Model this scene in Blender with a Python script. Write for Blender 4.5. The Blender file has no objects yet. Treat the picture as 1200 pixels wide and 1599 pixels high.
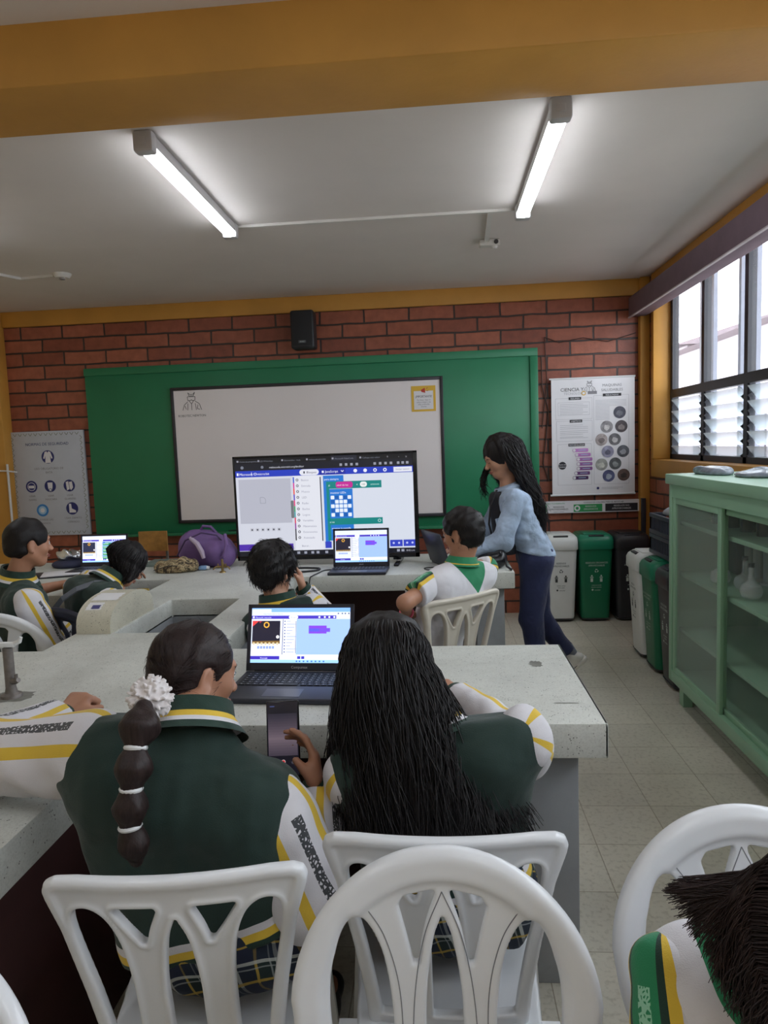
import bpy, bmesh, math, random
import numpy as np
from math import radians, sin, cos, pi, sqrt, atan2
from mathutils import Vector, Matrix

SC = bpy.context.scene
COL = SC.collection

# ------------------------------------------------------------------ camera
YAW, PITCH, ROLL = radians(4.5373), radians(5.480), radians(2.0872)
def camera_basis():
    cy, sy, cp, sp = cos(YAW), sin(YAW), cos(PITCH), sin(PITCH)
    f = Vector((-sy*cp, cy*cp, -sp)); r = Vector((cy, sy, 0)); d = f.cross(r)
    r2 = cos(ROLL)*r + sin(ROLL)*d
    d2 = -sin(ROLL)*r + cos(ROLL)*d
    return r2, d2, f
_r, _d, _f = camera_basis()
cam_data = bpy.data.cameras.new('camera')
cam_data.sensor_fit = 'VERTICAL'; cam_data.sensor_height = 36.0; cam_data.sensor_width = 36.0
cam_data.lens = 1075.0/1599.0*36.0
cam_data.clip_start = 0.02
cam = bpy.data.objects.new('camera', cam_data); COL.objects.link(cam)
m3 = Matrix((_r, -_d, -_f)).transposed()
cam.matrix_world = Matrix.Translation((0, 0, 1.5)) @ m3.to_4x4()
SC.camera = cam

# ------------------------------------------------------------------ world, exposure
SC.view_settings.view_transform = 'Standard'
SC.view_settings.look = 'None'
SC.view_settings.gamma = 1.0
SC.view_settings.use_curve_mapping = False
SC.view_settings.exposure = 0.92
SC.cycles.use_denoising = True
SC.cycles.max_bounces = 8
SC.cycles.diffuse_bounces = 5
SC.cycles.transparent_max_bounces = 12
SC.cycles.sample_clamp_indirect = 6.0
SC.cycles.caustics_reflective = False
SC.cycles.caustics_refractive = False
world = bpy.data.worlds.new('sky'); SC.world = world
world.use_nodes = True
wn = world.node_tree; bg = wn.nodes['Background']
bg.inputs['Color'].default_value = (0.86, 0.93, 1.0, 1)      # overcast white sky
bg.inputs['Strength'].default_value = 4.6
TUBE_STRENGTH = 12.0

def area_light(name, loc, rot, sx, sy, power, color=(1, 1, 1), portal=False):
    l = bpy.data.lights.new(name, 'AREA'); l.shape = 'RECTANGLE'; l.size = sx; l.size_y = sy
    l.energy = power; l.color = color
    o = bpy.data.objects.new(name, l); COL.objects.link(o); o.location = loc; o.rotation_euler = rot
    if portal: l.cycles.is_portal = True
    return o
# the window openings let the sky in (portals only guide the sampling of the sky)
area_light('window_portal', (1.95, 2.4, 1.95), (0, radians(90), 0), 1.3, 6.9, 1, portal=True)

# ------------------------------------------------------------------ materials
def srgb(r, g, b):
    def c(x):
        x /= 255.0
        return x/12.92 if x <= 0.04045 else ((x+0.055)/1.055)**2.4
    return (c(r), c(g), c(b))

class NT:
    """a small helper to wire nodes"""
    def __init__(s, name):
        s.mat = bpy.data.materials.new(name); s.mat.use_nodes = True
        s.t = s.mat.node_tree; s.b = s.t.nodes['Principled BSDF']
    def n(s, kind, **k):
        nd = s.t.nodes.new(kind)
        for a, v in k.items(): setattr(nd, a, v)
        return nd
    def l(s, a, b): s.t.links.new(a, b)
    def coord(s, kind='Object', scale=None):
        tc = s.n('ShaderNodeTexCoord')
        if scale is None: return tc.outputs[kind]
        mp = s.n('ShaderNodeMapping'); mp.inputs['Scale'].default_value = scale
        s.l(tc.outputs[kind], mp.inputs['Vector']); return mp.outputs['Vector']
    def noise(s, vec, scale, detail=4.0, rough=0.55, dist=0.0):
        nz = s.n('ShaderNodeTexNoise'); nz.inputs['Scale'].default_value = scale
        nz.inputs['Detail'].default_value = detail; nz.inputs['Roughness'].default_value = rough
        nz.inputs['Distortion'].default_value = dist
        if vec is not None: s.l(vec, nz.inputs['Vector'])
        return nz.outputs['Fac']
    def ramp(s, fac, stops, const=False):
        r = s.n('ShaderNodeValToRGB'); e = r.color_ramp.elements
        if const: r.color_ramp.interpolation = 'CONSTANT'
        while len(e) < len(stops): e.new(0.5)
        for i, (p, c) in enumerate(stops):
            e[i].position = p; e[i].color = (c[0], c[1], c[2], 1)
        s.l(fac, r.inputs['Fac']); return r.outputs['Color']
    def mix(s, fac, a, b, mode='MIX'):
        m = s.n('ShaderNodeMix', data_type='RGBA', blend_type=mode)
        for sock, v in ((m.inputs['Factor'], fac), (m.inputs['A'], a), (m.inputs['B'], b)):
            pass
        def put(sock, v):
            if hasattr(v, 'links'): s.l(v, sock)
            elif isinstance(v, (int, float)): sock.default_value = v
            else: sock.default_value = (v[0], v[1], v[2], 1)
        put(m.inputs[0], fac); put(m.inputs[6], a); put(m.inputs[7], b)
        return m.outputs[2]
    def math(s, op, a, b=None):
        m = s.n('ShaderNodeMath', operation=op)
        for i, v in enumerate((a, b)):
            if v is None: continue
            if hasattr(v, 'links'): s.l(v, m.inputs[i])
            else: m.inputs[i].default_value = v
        return m.outputs[0]
    def attr(s, name):
        a = s.n('ShaderNodeAttribute'); a.attribute_name = name; return a
    def bump(s, h, strength=0.3, dist=0.01):
        b = s.n('ShaderNodeBump'); b.inputs['Strength'].default_value = strength
        b.inputs['Distance'].default_value = dist
        s.l(h, b.inputs['Height']); s.l(b.outputs['Normal'], s.b.inputs['Normal'])
    def color(s, c):
        if hasattr(c, 'links'): s.l(c, s.b.inputs['Base Color'])
        else: s.b.inputs['Base Color'].default_value = (c[0], c[1], c[2], 1)
    def rough(s, r):
        if hasattr(r, 'links'): s.l(r, s.b.inputs['Roughness'])
        else: s.b.inputs['Roughness'].default_value = r

def mul(c, k): return tuple(min(1.0, x*k) for x in c)

def M(name, col, rough=0.55, metal=0.0, var=0.12, scale=9.0, bump=0.0, bscale=60.0, spec=0.5, coat=0.0, sheen=0.0):
    t = NT(name)
    vec = t.coord('Object')
    if var > 0:
        f = t.noise(vec, scale)
        t.color(t.ramp(f, [(0.3, mul(col, 1-var)), (0.7, mul(col, 1+var))]))
    else: t.color(col)
    t.rough(rough); t.b.inputs['Metallic'].default_value = metal
    t.b.inputs['Specular IOR Level'].default_value = spec
    t.b.inputs['Coat Weight'].default_value = coat
    if sheen: t.b.inputs['Sheen Weight'].default_value = sheen
    if bump > 0: t.bump(t.noise(vec, bscale, 3.0), bump, 0.004)
    return t.mat

def EMIT(name, col, strength=1.0):
    t = NT(name); t.color((0.02, 0.02, 0.02)); t.rough(0.25)
    t.b.inputs['Emission Color'].default_value = (*col, 1)
    t.b.inputs['Emission Strength'].default_value = strength
    return t.mat

def GLASS(name, tint=(0.9, 0.97, 0.95), alpha=0.12, rough=0.05):
    """thin pane: mostly clear, a little haze and reflection"""
    t = NT(name)
    t.color(tint); t.rough(rough); t.b.inputs['Alpha'].default_value = alpha
    t.b.inputs['Specular IOR Level'].default_value = 0.6
    return t.mat

# ------------------------------------------------------------------ mesh builder
def root_of(o):
    while o.parent is not None: o = o.parent
    return o

def basis(z, x=None):
    z = Vector(z).normalized()
    if x is None: x = Vector((1, 0, 0)) if abs(z.x) < 0.9 else Vector((0, 1, 0))
    x = Vector(x); x = (x - z*x.dot(z)).normalized()
    return x, z.cross(x), z

_text_cache = {}
def text_geometry(s):
    if s not in _text_cache:
        cu = bpy.data.curves.new('lettering', 'FONT'); cu.body = s; cu.size = 1.0
        cu.resolution_u = 2
        ob = bpy.data.objects.new('lettering', cu)
        me = ob.to_mesh()
        vs = [tuple(v.co) for v in me.vertices]; fs = [tuple(p.vertices) for p in me.polygons]
        ob.to_mesh_clear(); bpy.data.objects.remove(ob); bpy.data.curves.remove(cu)
        _text_cache[s] = (vs, fs)
    return _text_cache[s]

class MB:
    def __init__(s): s.v = []; s.f = []; s.m = []
    def add(s, vs, fs, m=0, T=None):
        b = len(s.v)
        for v in vs:
            s.v.append(tuple(T @ Vector(v)) if T is not None else tuple(v))
        for f in fs:
            s.f.append(tuple(i+b for i in f)); s.m.append(m)
        return s
    def box(s, c, d, m=0, R=None, b=0.0, seg=2):
        bm = bmesh.new(); bmesh.ops.create_cube(bm, size=1.0)
        for v in bm.verts: v.co = Vector((v.co.x*d[0], v.co.y*d[1], v.co.z*d[2]))
        if b > 0:
            bmesh.ops.bevel(bm, geom=list(bm.edges), offset=min(b, min(d)*0.49), segments=seg, profile=0.5, affect='EDGES')
        T = Matrix.Translation(c) @ (R.to_4x4() if R is not None else Matrix.Identity(4))
        bm.verts.index_update()
        s.add([v.co for v in bm.verts], [[v.index for v in f.verts] for f in bm.faces], m, T)
        bm.free(); return s
    def lohi(s, lo, hi, m=0, b=0.0):
        return s.box([(a+c)/2 for a, c in zip(lo, hi)], [abs(c-a) for a, c in zip(lo, hi)], m, None, b)
    def bar(s, a, c, w, h, m=0, up=(0, 0, 1), b=0.0):
        a, c = Vector(a), Vector(c); z = c-a
        y = Vector(up); y = (y - z*(y.dot(z)/z.length_squared)).normalized(); x = y.cross(z.normalized())
        R = Matrix((x, y, z.normalized())).transposed()
        return s.box((a+c)/2, (w, h, z.length), m, R, b)
    def tube(s, pts, r, n=8, m=0, caps=True, flat=None):
        pts = [Vector(p) for p in pts]; k = len(pts)
        rs = r if isinstance(r, (list, tuple)) else [r]*k
        vs, fs = [], []
        x = None
        for i, p in enumerate(pts):
            z = (pts[min(i+1, k-1)] - pts[max(i-1, 0)])
            if z.length < 1e-9: z = Vector((0, 0, 1))
            x0, y0, z0 = basis(z, x); x = x0
            for j in range(n):
                a = 2*pi*j/n
                vs.append(p + (x0*cos(a) + y0*sin(a))*rs[i])
        for i in range(k-1):
            for j in range(n):
                fs.append((i*n+j, i*n+(j+1) % n, (i+1)*n+(j+1) % n, (i+1)*n+j))
        if caps:
            fs.append(tuple(range(n))[::-1]); fs.append(tuple((k-1)*n+j for j in range(n)))
        return s.add(vs, fs, m)
    def cyl(s, a, c, r1, r2=None, n=20, m=0): return s.tube([a, c], [r1, r1 if r2 is None else r2], n, m)
    def lathe(s, prof, c=(0, 0, 0), n=24, m=0, R=None, sx=1.0, sy=1.0):
        vs, fs = [], []
        for (r, z) in prof:
            for j in range(n):
                a = 2*pi*j/n; vs.append((r*cos(a)*sx, r*sin(a)*sy, z))
        for i in range(len(prof)-1):
            for j in range(n):
                fs.append((i*n+j, i*n+(j+1) % n, (i+1)*n+(j+1) % n, (i+1)*n+j))
        T = Matrix.Translation(c) @ (R.to_4x4() if R is not None else Matrix.Identity(4))
        return s.add(vs, fs, m, T)
    def ell(s, c, r, m=0, R=None, n=20, k=12):
        prof = [(max(1e-4, sin(pi*i/k)), -cos(pi*i/k)) for i in range(k+1)]
        vs, fs = [], []
        for (q, z) in prof:
            for j in range(n):
                a = 2*pi*j/n; vs.append((q*cos(a)*r[0], q*sin(a)*r[1], z*r[2]))
        for i in range(k):
            for j in range(n):
                fs.append((i*n+j, i*n+(j+1) % n, (i+1)*n+(j+1) % n, (i+1)*n+j))
        T = Matrix.Translation(c) @ (R.to_4x4() if R is not None else Matrix.Identity(4))
        return s.add(vs, fs, m, T)
    def prism(s, poly, o, ux, uy, d, m=0):
        """polygon in the plane (ux, uy) at o, pushed along vector d"""
        o, ux, uy, d = Vector(o), Vector(ux), Vector(uy), Vector(d); n = len(poly)
        vs = [o + ux*p[0] + uy*p[1] for p in poly]; vs += [v + d for v in vs]
        flip = ux.cross(uy).dot(d) < 0
        fs = [tuple(range(n)), tuple(range(2*n-1, n-1, -1))] + [((i+1) % n, i, n+i, n+(i+1) % n) for i in range(n)]
        if not flip: fs = [f[::-1] for f in fs]
        area = sum(poly[i][0]*poly[(i+1) % n][1]-poly[(i+1) % n][0]*poly[i][1] for i in range(n))
        if area < 0: fs = [f[::-1] for f in fs]
        return s.add(vs, fs, m)
    def build(s, name, mats, parent=None, world=False, sharp=38):
        me = bpy.data.meshes.new(name)
        off = root_of(parent).location if (world and parent is not None) else None
        vs = [tuple(Vector(v)-off) for v in s.v] if off is not None else s.v
        me.from_pydata(vs, [], s.f)
        for mt in (mats if isinstance(mats, (list, tuple)) else [mats]): me.materials.append(mt)
        me.polygons.foreach_set('material_index', s.m)
        me.polygons.foreach_set('use_smooth', [True]*len(s.f))
        me.set_sharp_from_angle(angle=radians(sharp))
        me.update()
        o = bpy.data.objects.new(name, me); COL.objects.link(o)
        if parent is not None: o.parent = parent
        return o

class Sheet:
    """flat artwork drawn on a plane: origin = top left corner, u to the right, v down, layered off the plane"""
    def __init__(s, o, ux, uy, W, H, step=0.0004):
        s.o = Vector(o); s.ux = Vector(ux).normalized(); s.uy = Vector(uy).normalized()
        s.n = -s.ux.cross(s.uy)
        s.W, s.H, s.step = W, H, step; s.mb = MB(); s.mats = []; s.lay = 1
    def mi(s, m):
        if m not in s.mats: s.mats.append(m)
        return s.mats.index(m)
    def P(s, u, v, L): return s.o + s.ux*(u*s.W) + s.uy*(v*s.H) + s.n*(s.step*L)
    def poly(s, pts, m, L=1):
        vs = [s.P(u, v, L) for u, v in pts]
        a = sum(pts[i][0]*pts[(i+1) % len(pts)][1]-pts[(i+1) % len(pts)][0]*pts[i][1] for i in range(len(pts)))
        f = tuple(range(len(vs)))
        s.mb.add(vs, [f[::-1] if a > 0 else f], s.mi(m)); return s
    def rect(s, u0, v0, u1, v1, m, L=1): return s.poly([(u0, v0), (u1, v0), (u1, v1), (u0, v1)], m, L)
    def rrect(s, u0, v0, u1, v1, r, m, L=1):
        k = s.W/s.H; pts = []
        for cx, cy, a0 in ((u1-r, v1-r*k, 0), (u0+r, v1-r*k, 90), (u0+r, v0+r*k, 180), (u1-r, v0+r*k, 270)):
            for i in range(6):
                a = radians(a0+18*i); pts.append((cx+r*cos(a), cy+r*k*sin(a)))
        return s.poly(pts, m, L)
    def disc(s, u, v, r, m, L=1, n=28):
        k = s.W/s.H
        return s.poly([(u+r*cos(2*pi*i/n), v+r*k*sin(2*pi*i/n)) for i in range(n)], m, L)
    def line(s, pts, w, m, L=1):
        k = s.W/s.H
        for (a, b), (c, d) in zip(pts[:-1], pts[1:]):
            dx, dy = (c-a), (d-b)/k; q = sqrt(dx*dx+dy*dy) or 1
            nx, ny = -dy/q*w/2, dx/q*w/2*k
            s.poly([(a+nx, b+ny), (c+nx, d+ny), (c-nx, d-ny), (a-nx, b-ny)], m, L)
        return s
    def text(s, t, u, v, h, m, L=2, align='l', stretch=1.0):
        """h = letter size as a share of the sheet's height; v = baseline"""
        vs, fs = text_geometry(t)
        if not vs: return s
        w = max(p[0] for p in vs); sz = h*s.H
        sx = sz*stretch
        off = {'l': 0, 'c': -w*sx/2, 'r': -w*sx}[align]
        base = s.P(u, v, L)
        s.mb.add([base + s.ux*(p[0]*sx+off) - s.uy*(p[1]*sz) for p in vs], fs, s.mi(m)); return s
    def build(s, name, parent, world=False): return s.mb.build(name, s.mats, parent, world, sharp=180)

# ------------------------------------------------------------------ things
def tag(o, label=None, cat=None, group=None, kind=None):
    if label: o['label'] = label
    if cat: o['category'] = cat
    if group: o['group'] = group
    if kind: o['kind'] = kind
    return o
def thing(name, label, cat, loc=(0, 0, 0), rz=0.0, group=None):
    o = bpy.data.objects.new(name, None); COL.objects.link(o)
    o.empty_display_size = 0.1
    o.location = loc; o.rotation_euler = (0, 0, rz)
    return tag(o, label, cat, group)
def struct(mb, name, mats):
    o = mb.build(name, mats); o['kind'] = 'structure'; return o
def kids(o): return [c for c in bpy.data.objects if c.parent == o]
def copy_thing(root, loc, rz, label=None):
    r = root.copy(); COL.objects.link(r); r.location = loc; r.rotation_euler = (0, 0, rz)
    if label: r['label'] = label
    def rec(src, dst):
        for ch in kids(src):
            c = ch.copy(); COL.objects.link(c); c.parent = dst; rec(ch, c)
    rec(root, r); return r

# ------------------------------------------------------------------ surfaces of the room
C_OCHRE = srgb(198, 143, 62)
def ochre_mat():
    t = NT('ochre_paint'); v = t.coord('Object')
    t.color(t.ramp(t.noise(v, 3.0, 5), [(0.3, mul(C_OCHRE, 0.88)), (0.7, mul(C_OCHRE, 1.06))]))
    t.rough(0.55); t.bump(t.noise(v, 40, 4), 0.15, 0.004); return t.mat
def plaster_mat(name, col):
    t = NT(name); v = t.coord('Object')
    t.color(t.ramp(t.noise(v, 1.6, 6), [(0.3, mul(col, 0.95)), (0.7, mul(col, 1.03))]))
    t.rough(0.8); t.bump(t.noise(v, 25, 5), 0.12, 0.004); return t.mat
def brick_mat(axis):
    """facing bricks; axis = which object axis runs along the wall"""
    t = NT('facing_brick_' + axis); tc = t.n('ShaderNodeTexCoord')
    sp = t.n('ShaderNodeSeparateXYZ'); t.l(tc.outputs['Object'], sp.inputs[0])
    cb = t.n('ShaderNodeCombineXYZ'); t.l(sp.outputs['X' if axis == 'x' else 'Y'], cb.inputs[0]); t.l(sp.outputs['Z'], cb.inputs[1])
    wob = t.n('ShaderNodeTexNoise'); wob.inputs['Scale'].default_value = 5.0; t.l(tc.outputs['Object'], wob.inputs['Vector'])
    ad = t.n('ShaderNodeVectorMath', operation='SCALE'); t.l(wob.outputs['Color'], ad.inputs[0]); ad.inputs['Scale'].default_value = 0.02
    av = t.n('ShaderNodeVectorMath', operation='ADD'); t.l(cb.outputs[0], av.inputs[0]); t.l(ad.outputs[0], av.inputs[1])
    br = t.n('ShaderNodeTexBrick'); br.offset = 0.5
    br.inputs['Scale'].default_value = 1.0
    br.inputs['Brick Width'].default_value = 0.385; br.inputs['Row Height'].default_value = 0.1165
    br.inputs['Mortar Size'].default_value = 0.0085; br.inputs['Mortar Smooth'].default_value = 0.25
    br.inputs['Color1'].default_value = (*srgb(168, 98, 74), 1); br.inputs['Color2'].default_value = (*srgb(138, 74, 56), 1)
    br.inputs['Mortar'].default_value = (*srgb(62, 48, 45), 1); br.inputs['Bias'].default_value = 0.0
    t.l(av.outputs[0], br.inputs['Vector'])
    nz = t.ramp(t.noise(tc.outputs['Object'], 14, 6), [(0.25, (0.62, 0.6, 0.6)), (0.75, (1.15, 1.12, 1.1))])
    t.color(t.mix(0.8, br.outputs['Color'], nz, 'MULTIPLY'))
    t.rough(0.42)
    h = t.math('SUBTRACT', t.math('MULTIPLY', t.noise(tc.outputs['Object'], 60, 4), 0.15), br.outputs['Fac'])
    t.bump(h, 0.9, 0.012); return t.mat
def floor_mat():
    t = NT('terrazzo_tile'); tc = t.n('ShaderNodeTexCoord'); v = tc.outputs['Object']
    br = t.n('ShaderNodeTexBrick'); br.offset = 0.0
    br.inputs['Scale'].default_value = 1.0; br.inputs['Brick Width'].default_value = 0.275; br.inputs['Row Height'].default_value = 0.275
    br.inputs['Mortar Size'].default_value = 0.0022; br.inputs['Mortar Smooth'].default_value = 0.4
    c = srgb(228, 223, 208)
    br.inputs['Color1'].default_value = (*c, 1); br.inputs['Color2'].default_value = (*mul(c, 0.9), 1)
    br.inputs['Mortar'].default_value = (*srgb(176, 167, 148), 1)
    t.l(v, br.inputs['Vector'])
    sp = t.ramp(t.noise(v, 55, 3), [(0.32, (0.72, 0.71, 0.68)), (0.5, (1, 1, 1))])
    big = t.ramp(t.noise(v, 2.2, 5), [(0.3, (0.84, 0.84, 0.83)), (0.7, (1.04, 1.04, 1.03))])
    t.color(t.mix(1.0, t.mix(0.7, br.outputs['Color'], sp, 'MULTIPLY'), big, 'MULTIPLY'))
    t.rough(0.38); t.bump(t.math('SUBTRACT', 0.0, br.outputs['Fac']), 0.3, 0.003); return t.mat
def concrete_mat(name, col, speck=True):
    t = NT(name); v = t.coord('Object')
    base = t.ramp(t.noise(v, 3.5, 6, 0.65), [(0.28, mul(col, 0.84)), (0.72, mul(col, 1.08))])
    if speck:
        vo = t.n('ShaderNodeTexVoronoi'); vo.inputs['Scale'].default_value = 130; t.l(v, vo.inputs['Vector'])
        th = t.ramp(vo.outputs['Distance'], [(0.0, (0.12, 0.12, 0.12)), (0.23, (1, 1, 1))], True)
        keep = t.ramp(t.noise(v, 45, 2), [(0.54, (0, 0, 0)), (0.6, (1, 1, 1))])
        base = t.mix(t.math('MULTIPLY', keep, 0.85), base, t.mix(1.0, base, th, 'MULTIPLY'))
        fine = t.ramp(t.noise(v, 220, 2), [(0.3, (0.75, 0.75, 0.74)), (0.55, (1, 1, 1))])
        base = t.mix(0.6, base, fine, 'MULTIPLY')
    stains = t.ramp(t.noise(v, 1.1, 7, 0.7, 0.6), [(0.36, (0.72, 0.71, 0.68)), (0.5, (1, 1, 1))])
    t.color(t.mix(0.5, base, stains, 'MULTIPLY'))
    t.rough(0.5); t.bump(t.noise(v, 90, 4), 0.12, 0.003); return t.mat

OCHRE = ochre_mat(); CEIL = plaster_mat('ceiling_plaster', srgb(222, 214, 210))
BRX, BRY = brick_mat('x'), brick_mat('y')
CONC = concrete_mat('terrazzo_concrete', srgb(208, 210, 204)); CONC_D = concrete_mat('grey_cement', srgb(150, 154, 158), False)
WHITE_PLASTIC = M('white_plastic', srgb(222, 224, 226), 0.32, var=0.03, scale=5)
BLACK_METAL = M('black_window_steel', srgb(44, 44, 52), 0.45, var=0.1)

WX0, WX1, WY1, WY0, CZ = -4.1, 1.78, 6.0, -1.6, 2.80
mb = MB(); mb.lohi((WX0-.2, WY0-.2, -0.15), (WX1+.3, WY1+.2, 0)); struct(mb, 'floor', floor_mat())
mb = MB(); mb.lohi((WX0-.2, WY0-.2, CZ), (WX1+.3, WY1+.2, CZ+.15)); struct(mb, 'ceiling', CEIL)
# back wall: bricks, an ochre band on top
mb = MB(); mb.lohi((WX0, WY1, 0), (WX1+.14, WY1+.15, CZ)); struct(mb, 'wall_back', BRX)
mb = MB(); mb.lohi((-3.82, WY1-.03, 2.665), (1.70, WY1+.001, CZ), b=0.006); struct(mb, 'trim_1', OCHRE)
mb = MB(); mb.lohi((WX0, 5.86, 0), (-3.82, WY1, CZ), b=0.008); struct(mb, 'trim_2', OCHRE)            # corner pilaster
mb = MB(); mb.lohi((1.70, 5.93, 0), (WX1, WY1, CZ), b=0.008); struct(mb, 'trim_3', OCHRE)            # corner strip by the posters
mb = MB(); mb.lohi((WX0-.15, WY0, 0), (WX0, WY1, CZ)); struct(mb, 'wall_left', plaster_mat('cream_plaster', srgb(214, 196, 160)))
mb = MB(); mb.lohi((WX0, WY0-.15, 0), (WX1+.14, WY0, CZ)); struct(mb, 'wall_front', plaster_mat('cream_plaster_rear', srgb(214, 200, 170)))
# right wall with one long window opening
WIN_Y0, WIN_Y1, WIN_Z0, WIN_Z1 = -1.0, 5.80, 1.31, 2.70
mb = MB()
mb.lohi((WX1, WY0, 0), (WX1+.14, WY1, 1.17)); mb.lohi((WX1, WIN_Y1+.06, 1.17), (WX1+.14, WY1, CZ))
mb.lohi((WX1, WY0, 1.17), (WX1+.14, WIN_Y0, CZ))
struct(mb, 'wall_right', BRY)
mb = MB()
mb.lohi((WX1-.015, WIN_Y0, 1.17), (WX1+.16, WIN_Y1+.06, WIN_Z0), b=.006)          # sill band
mb.lohi((WX1-.015, WIN_Y0, WIN_Z1), (WX1+.16, WIN_Y1+.06, CZ), b=.006)            # lintel band
mb.lohi((WX1-.015, WIN_Y1, WIN_Z0), (WX1+.16, WIN_Y1+.06, WIN_Z1), b=.006)        # jamb
struct(mb, 'trim_4', OCHRE)
# ceiling beam
mb = MB(); mb.lohi((WX0, 2.112, 2.62), (WX1, 2.424, CZ+.01), b=.008); struct(mb, 'beam', OCHRE)

# window: black steel frames, fixed panes above, louvres below, grille outside
PANE = GLASS('window_glass', (0.92, 0.96, 1.0), 0.10, 0.03)
FROST = GLASS('louvre_glass', (0.80, 0.86, 0.90), 0.55, 0.25)
GX = 1.92
mull = [5.80, 5.123, 4.434, 3.745, 3.056, 2.367, 1.678, 0.989, 0.30, -0.389, -1.0]
for i, (a, b) in enumerate(zip(mull[:-1], mull[1:])):
    fr = MB(); w = 0.05
    fr.lohi((GX-.02, a-w/2 if i else a-w, WIN_Z0), (GX+.03, a+(w/2 if i else 0), WIN_Z1))
    if i == len(mull)-2: fr.lohi((GX-.02, b, WIN_Z0), (GX+.03, b+w, WIN_Z1))
    fr.lohi((GX-.02, b, WIN_Z0), (GX+.03, a, WIN_Z0+.04)); fr.lohi((GX-.02, b, WIN_Z1-.04), (GX+.03, a, WIN_Z1))
    fr.lohi((GX-.022, b, 1.80), (GX+.032, a, 1.865))
    o = struct(fr, 'window_%d' % (i+1), BLACK_METAL)
    pn = MB(); pn.lohi((GX, b+.02, 1.86), (GX+.004, a-.02, WIN_Z1-.03)); pn.build('glass_pane', PANE, o)
    lv = MB(); clips = MB()
    for k in range(5):
        z = 1.375 + k*0.092
        R = Matrix.Rotation(radians(-38), 3, 'Y')
        lv.box((GX+.005, (a+b)/2, z), (0.005, a-b-.10, 0.105), 0, R)
        for y in (a-.045, b+.045):
            clips.box((GX+.0, y, z-.01), (0.05, 0.012, 0.022), 0, R)
    for y in (a-.035, b+.035): clips.lohi((GX-.012, y-.008, WIN_Z0+.04), (GX+.012, y+.008, 1.80))
    lv.build('louvre_slats', FROST, o); clips.build('louvre_frame', BLACK_METAL, o)
GR = M('white_grille_paint', srgb(112, 116, 130), 0.5, var=0.08)
gr = thing('window_grille', 'pale vertical bars of the security grille outside the window', 'grille', (2.12, 2.4, 1.2))
for k in range(29):
    y = 5.72 - k*0.235
    if k % 3 == 2: continue
    mb = MB(); mb.lohi((2.105, y-.02, 1.15), (2.135, y+.02, 2.95)); mb.build('bar', GR, gr, True)
mb = MB(); mb.lohi((2.10, -1.0, 1.15), (2.14, 5.8, 1.19)); mb.lohi((2.10, -1.0, 2.92), (2.14, 5.8, 2.96)); mb.build('rail', GR, gr, True)
# blind cassette over the window
t = thing('blind_cassette', 'long mauve grey roller blind box over the window', 'blind', (1.70, 2.5, 2.49))
PURPLE = M('mauve_fabric', srgb(112, 92, 104), 0.7, var=0.08)
mb = MB(); mb.lohi((1.615, -0.9, 2.485), (1.755, 5.97, 2.645), b=.012); mb.build('valance', PURPLE, t, True)
mb = MB(); mb.lohi((1.612, -0.9, 2.478), (1.63, 5.97, 2.486)); mb.build('bottom_rail', M('pale_rail', srgb(190, 180, 185), .5), t, True)
for y in (-0.6, 1.5, 3.6, 5.7):
    mb = MB(); mb.lohi((1.70, y-.02, 2.60), (1.76, y+.02, 2.70)); mb.build('bracket', PURPLE, t, True)

# outside: a neighbouring house and the ground it stands on
t = thing('neighbour_house', 'white house with a low tiled roof outside the window', 'house', (8, 18, -0.1))
HW = plaster_mat('white_render', srgb(168, 158, 162))
mb = MB(); mb.lohi((6.5, 9.0, -.1), (9.5, 19.4, 3.6)); mb.lohi((6.8, 19.4, -.1), (9.5, 32, 3.9)); mb.build('wall', HW, t, True)
mb = MB()
mb.prism([(6.1, 3.6), (9.9, 3.6), (9.9, 4.7)], (0, 8.8, 0), (1, 0, 0), (0, 0, 1), (0, 10.8, 0))
mb.prism([(6.4, 3.9), (9.9, 3.9), (9.9, 4.9)], (0, 19.2, 0), (1, 0, 0), (0, 0, 1), (0, 13, 0))
mb.build('roof', M('grey_roof_tile', srgb(120, 108, 112), .8, bump=.4, bscale=8), t, True)
mb = MB(); mb.lohi((6.46, 12.4, 0), (6.5, 13.2, 2.0)); mb.build('door', M('red_door', srgb(196, 60, 66), .5), t, True)
SHUT = M('dark_shutter', srgb(82, 76, 84), .5)
for y in (14.2, 17.0):
    mb = MB(); mb.lohi((6.46, y, 0.9), (6.5, y+1.0, 1.9)); mb.build('shutter', SHUT, t, True)
mb = MB(); mb.lohi((2.15, -6, -.25), (30, 30, -.1)); struct(mb, 'ground', M('yard_concrete', srgb(150, 144, 140), .8))

# ceiling lights: two in view between the beam and the board wall, the others added out of view to brighten the room
TUBE = EMIT('lit_tube', (0.90, 0.95, 1.0), TUBE_STRENGTH)
CAPM = M('grey_lamp_plastic', srgb(186, 184, 186), .4, var=.04)
def tube_light(loc, label):
    t = thing('tube_light', label, 'light', loc, 0, 'white tube lights on the ceiling')
    mb = MB(); mb.box((0, 0, -.008), (0.062, 1.20, 0.016), 0, None, .004)
    mb.box((0, 0, -.03), (.070, 1.14, .05), 0, None, .008); mb.build('housing', CAPM, t)
    mb = MB()
    prof = [(-.034, -.052), (-.031, -.066), (-.02, -.077), (0, -.081), (.02, -.077), (.031, -.066), (.034, -.052)]
    mb.prism(prof, (0, -.56, 0), (1, 0, 0), (0, 0, 1), (0, 1.12, 0)); mb.build('diffuser', TUBE, t)
    for s in (-1, 1):
        mb = MB(); mb.box((0, s*.585, -.042), (.084, .056, .084), 0, None, .012)
        mb.box((0, s*.615, -.045), (.03, .006, .03), 0, None, .002); mb.build('end_cap', CAPM, t)
    return t
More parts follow.
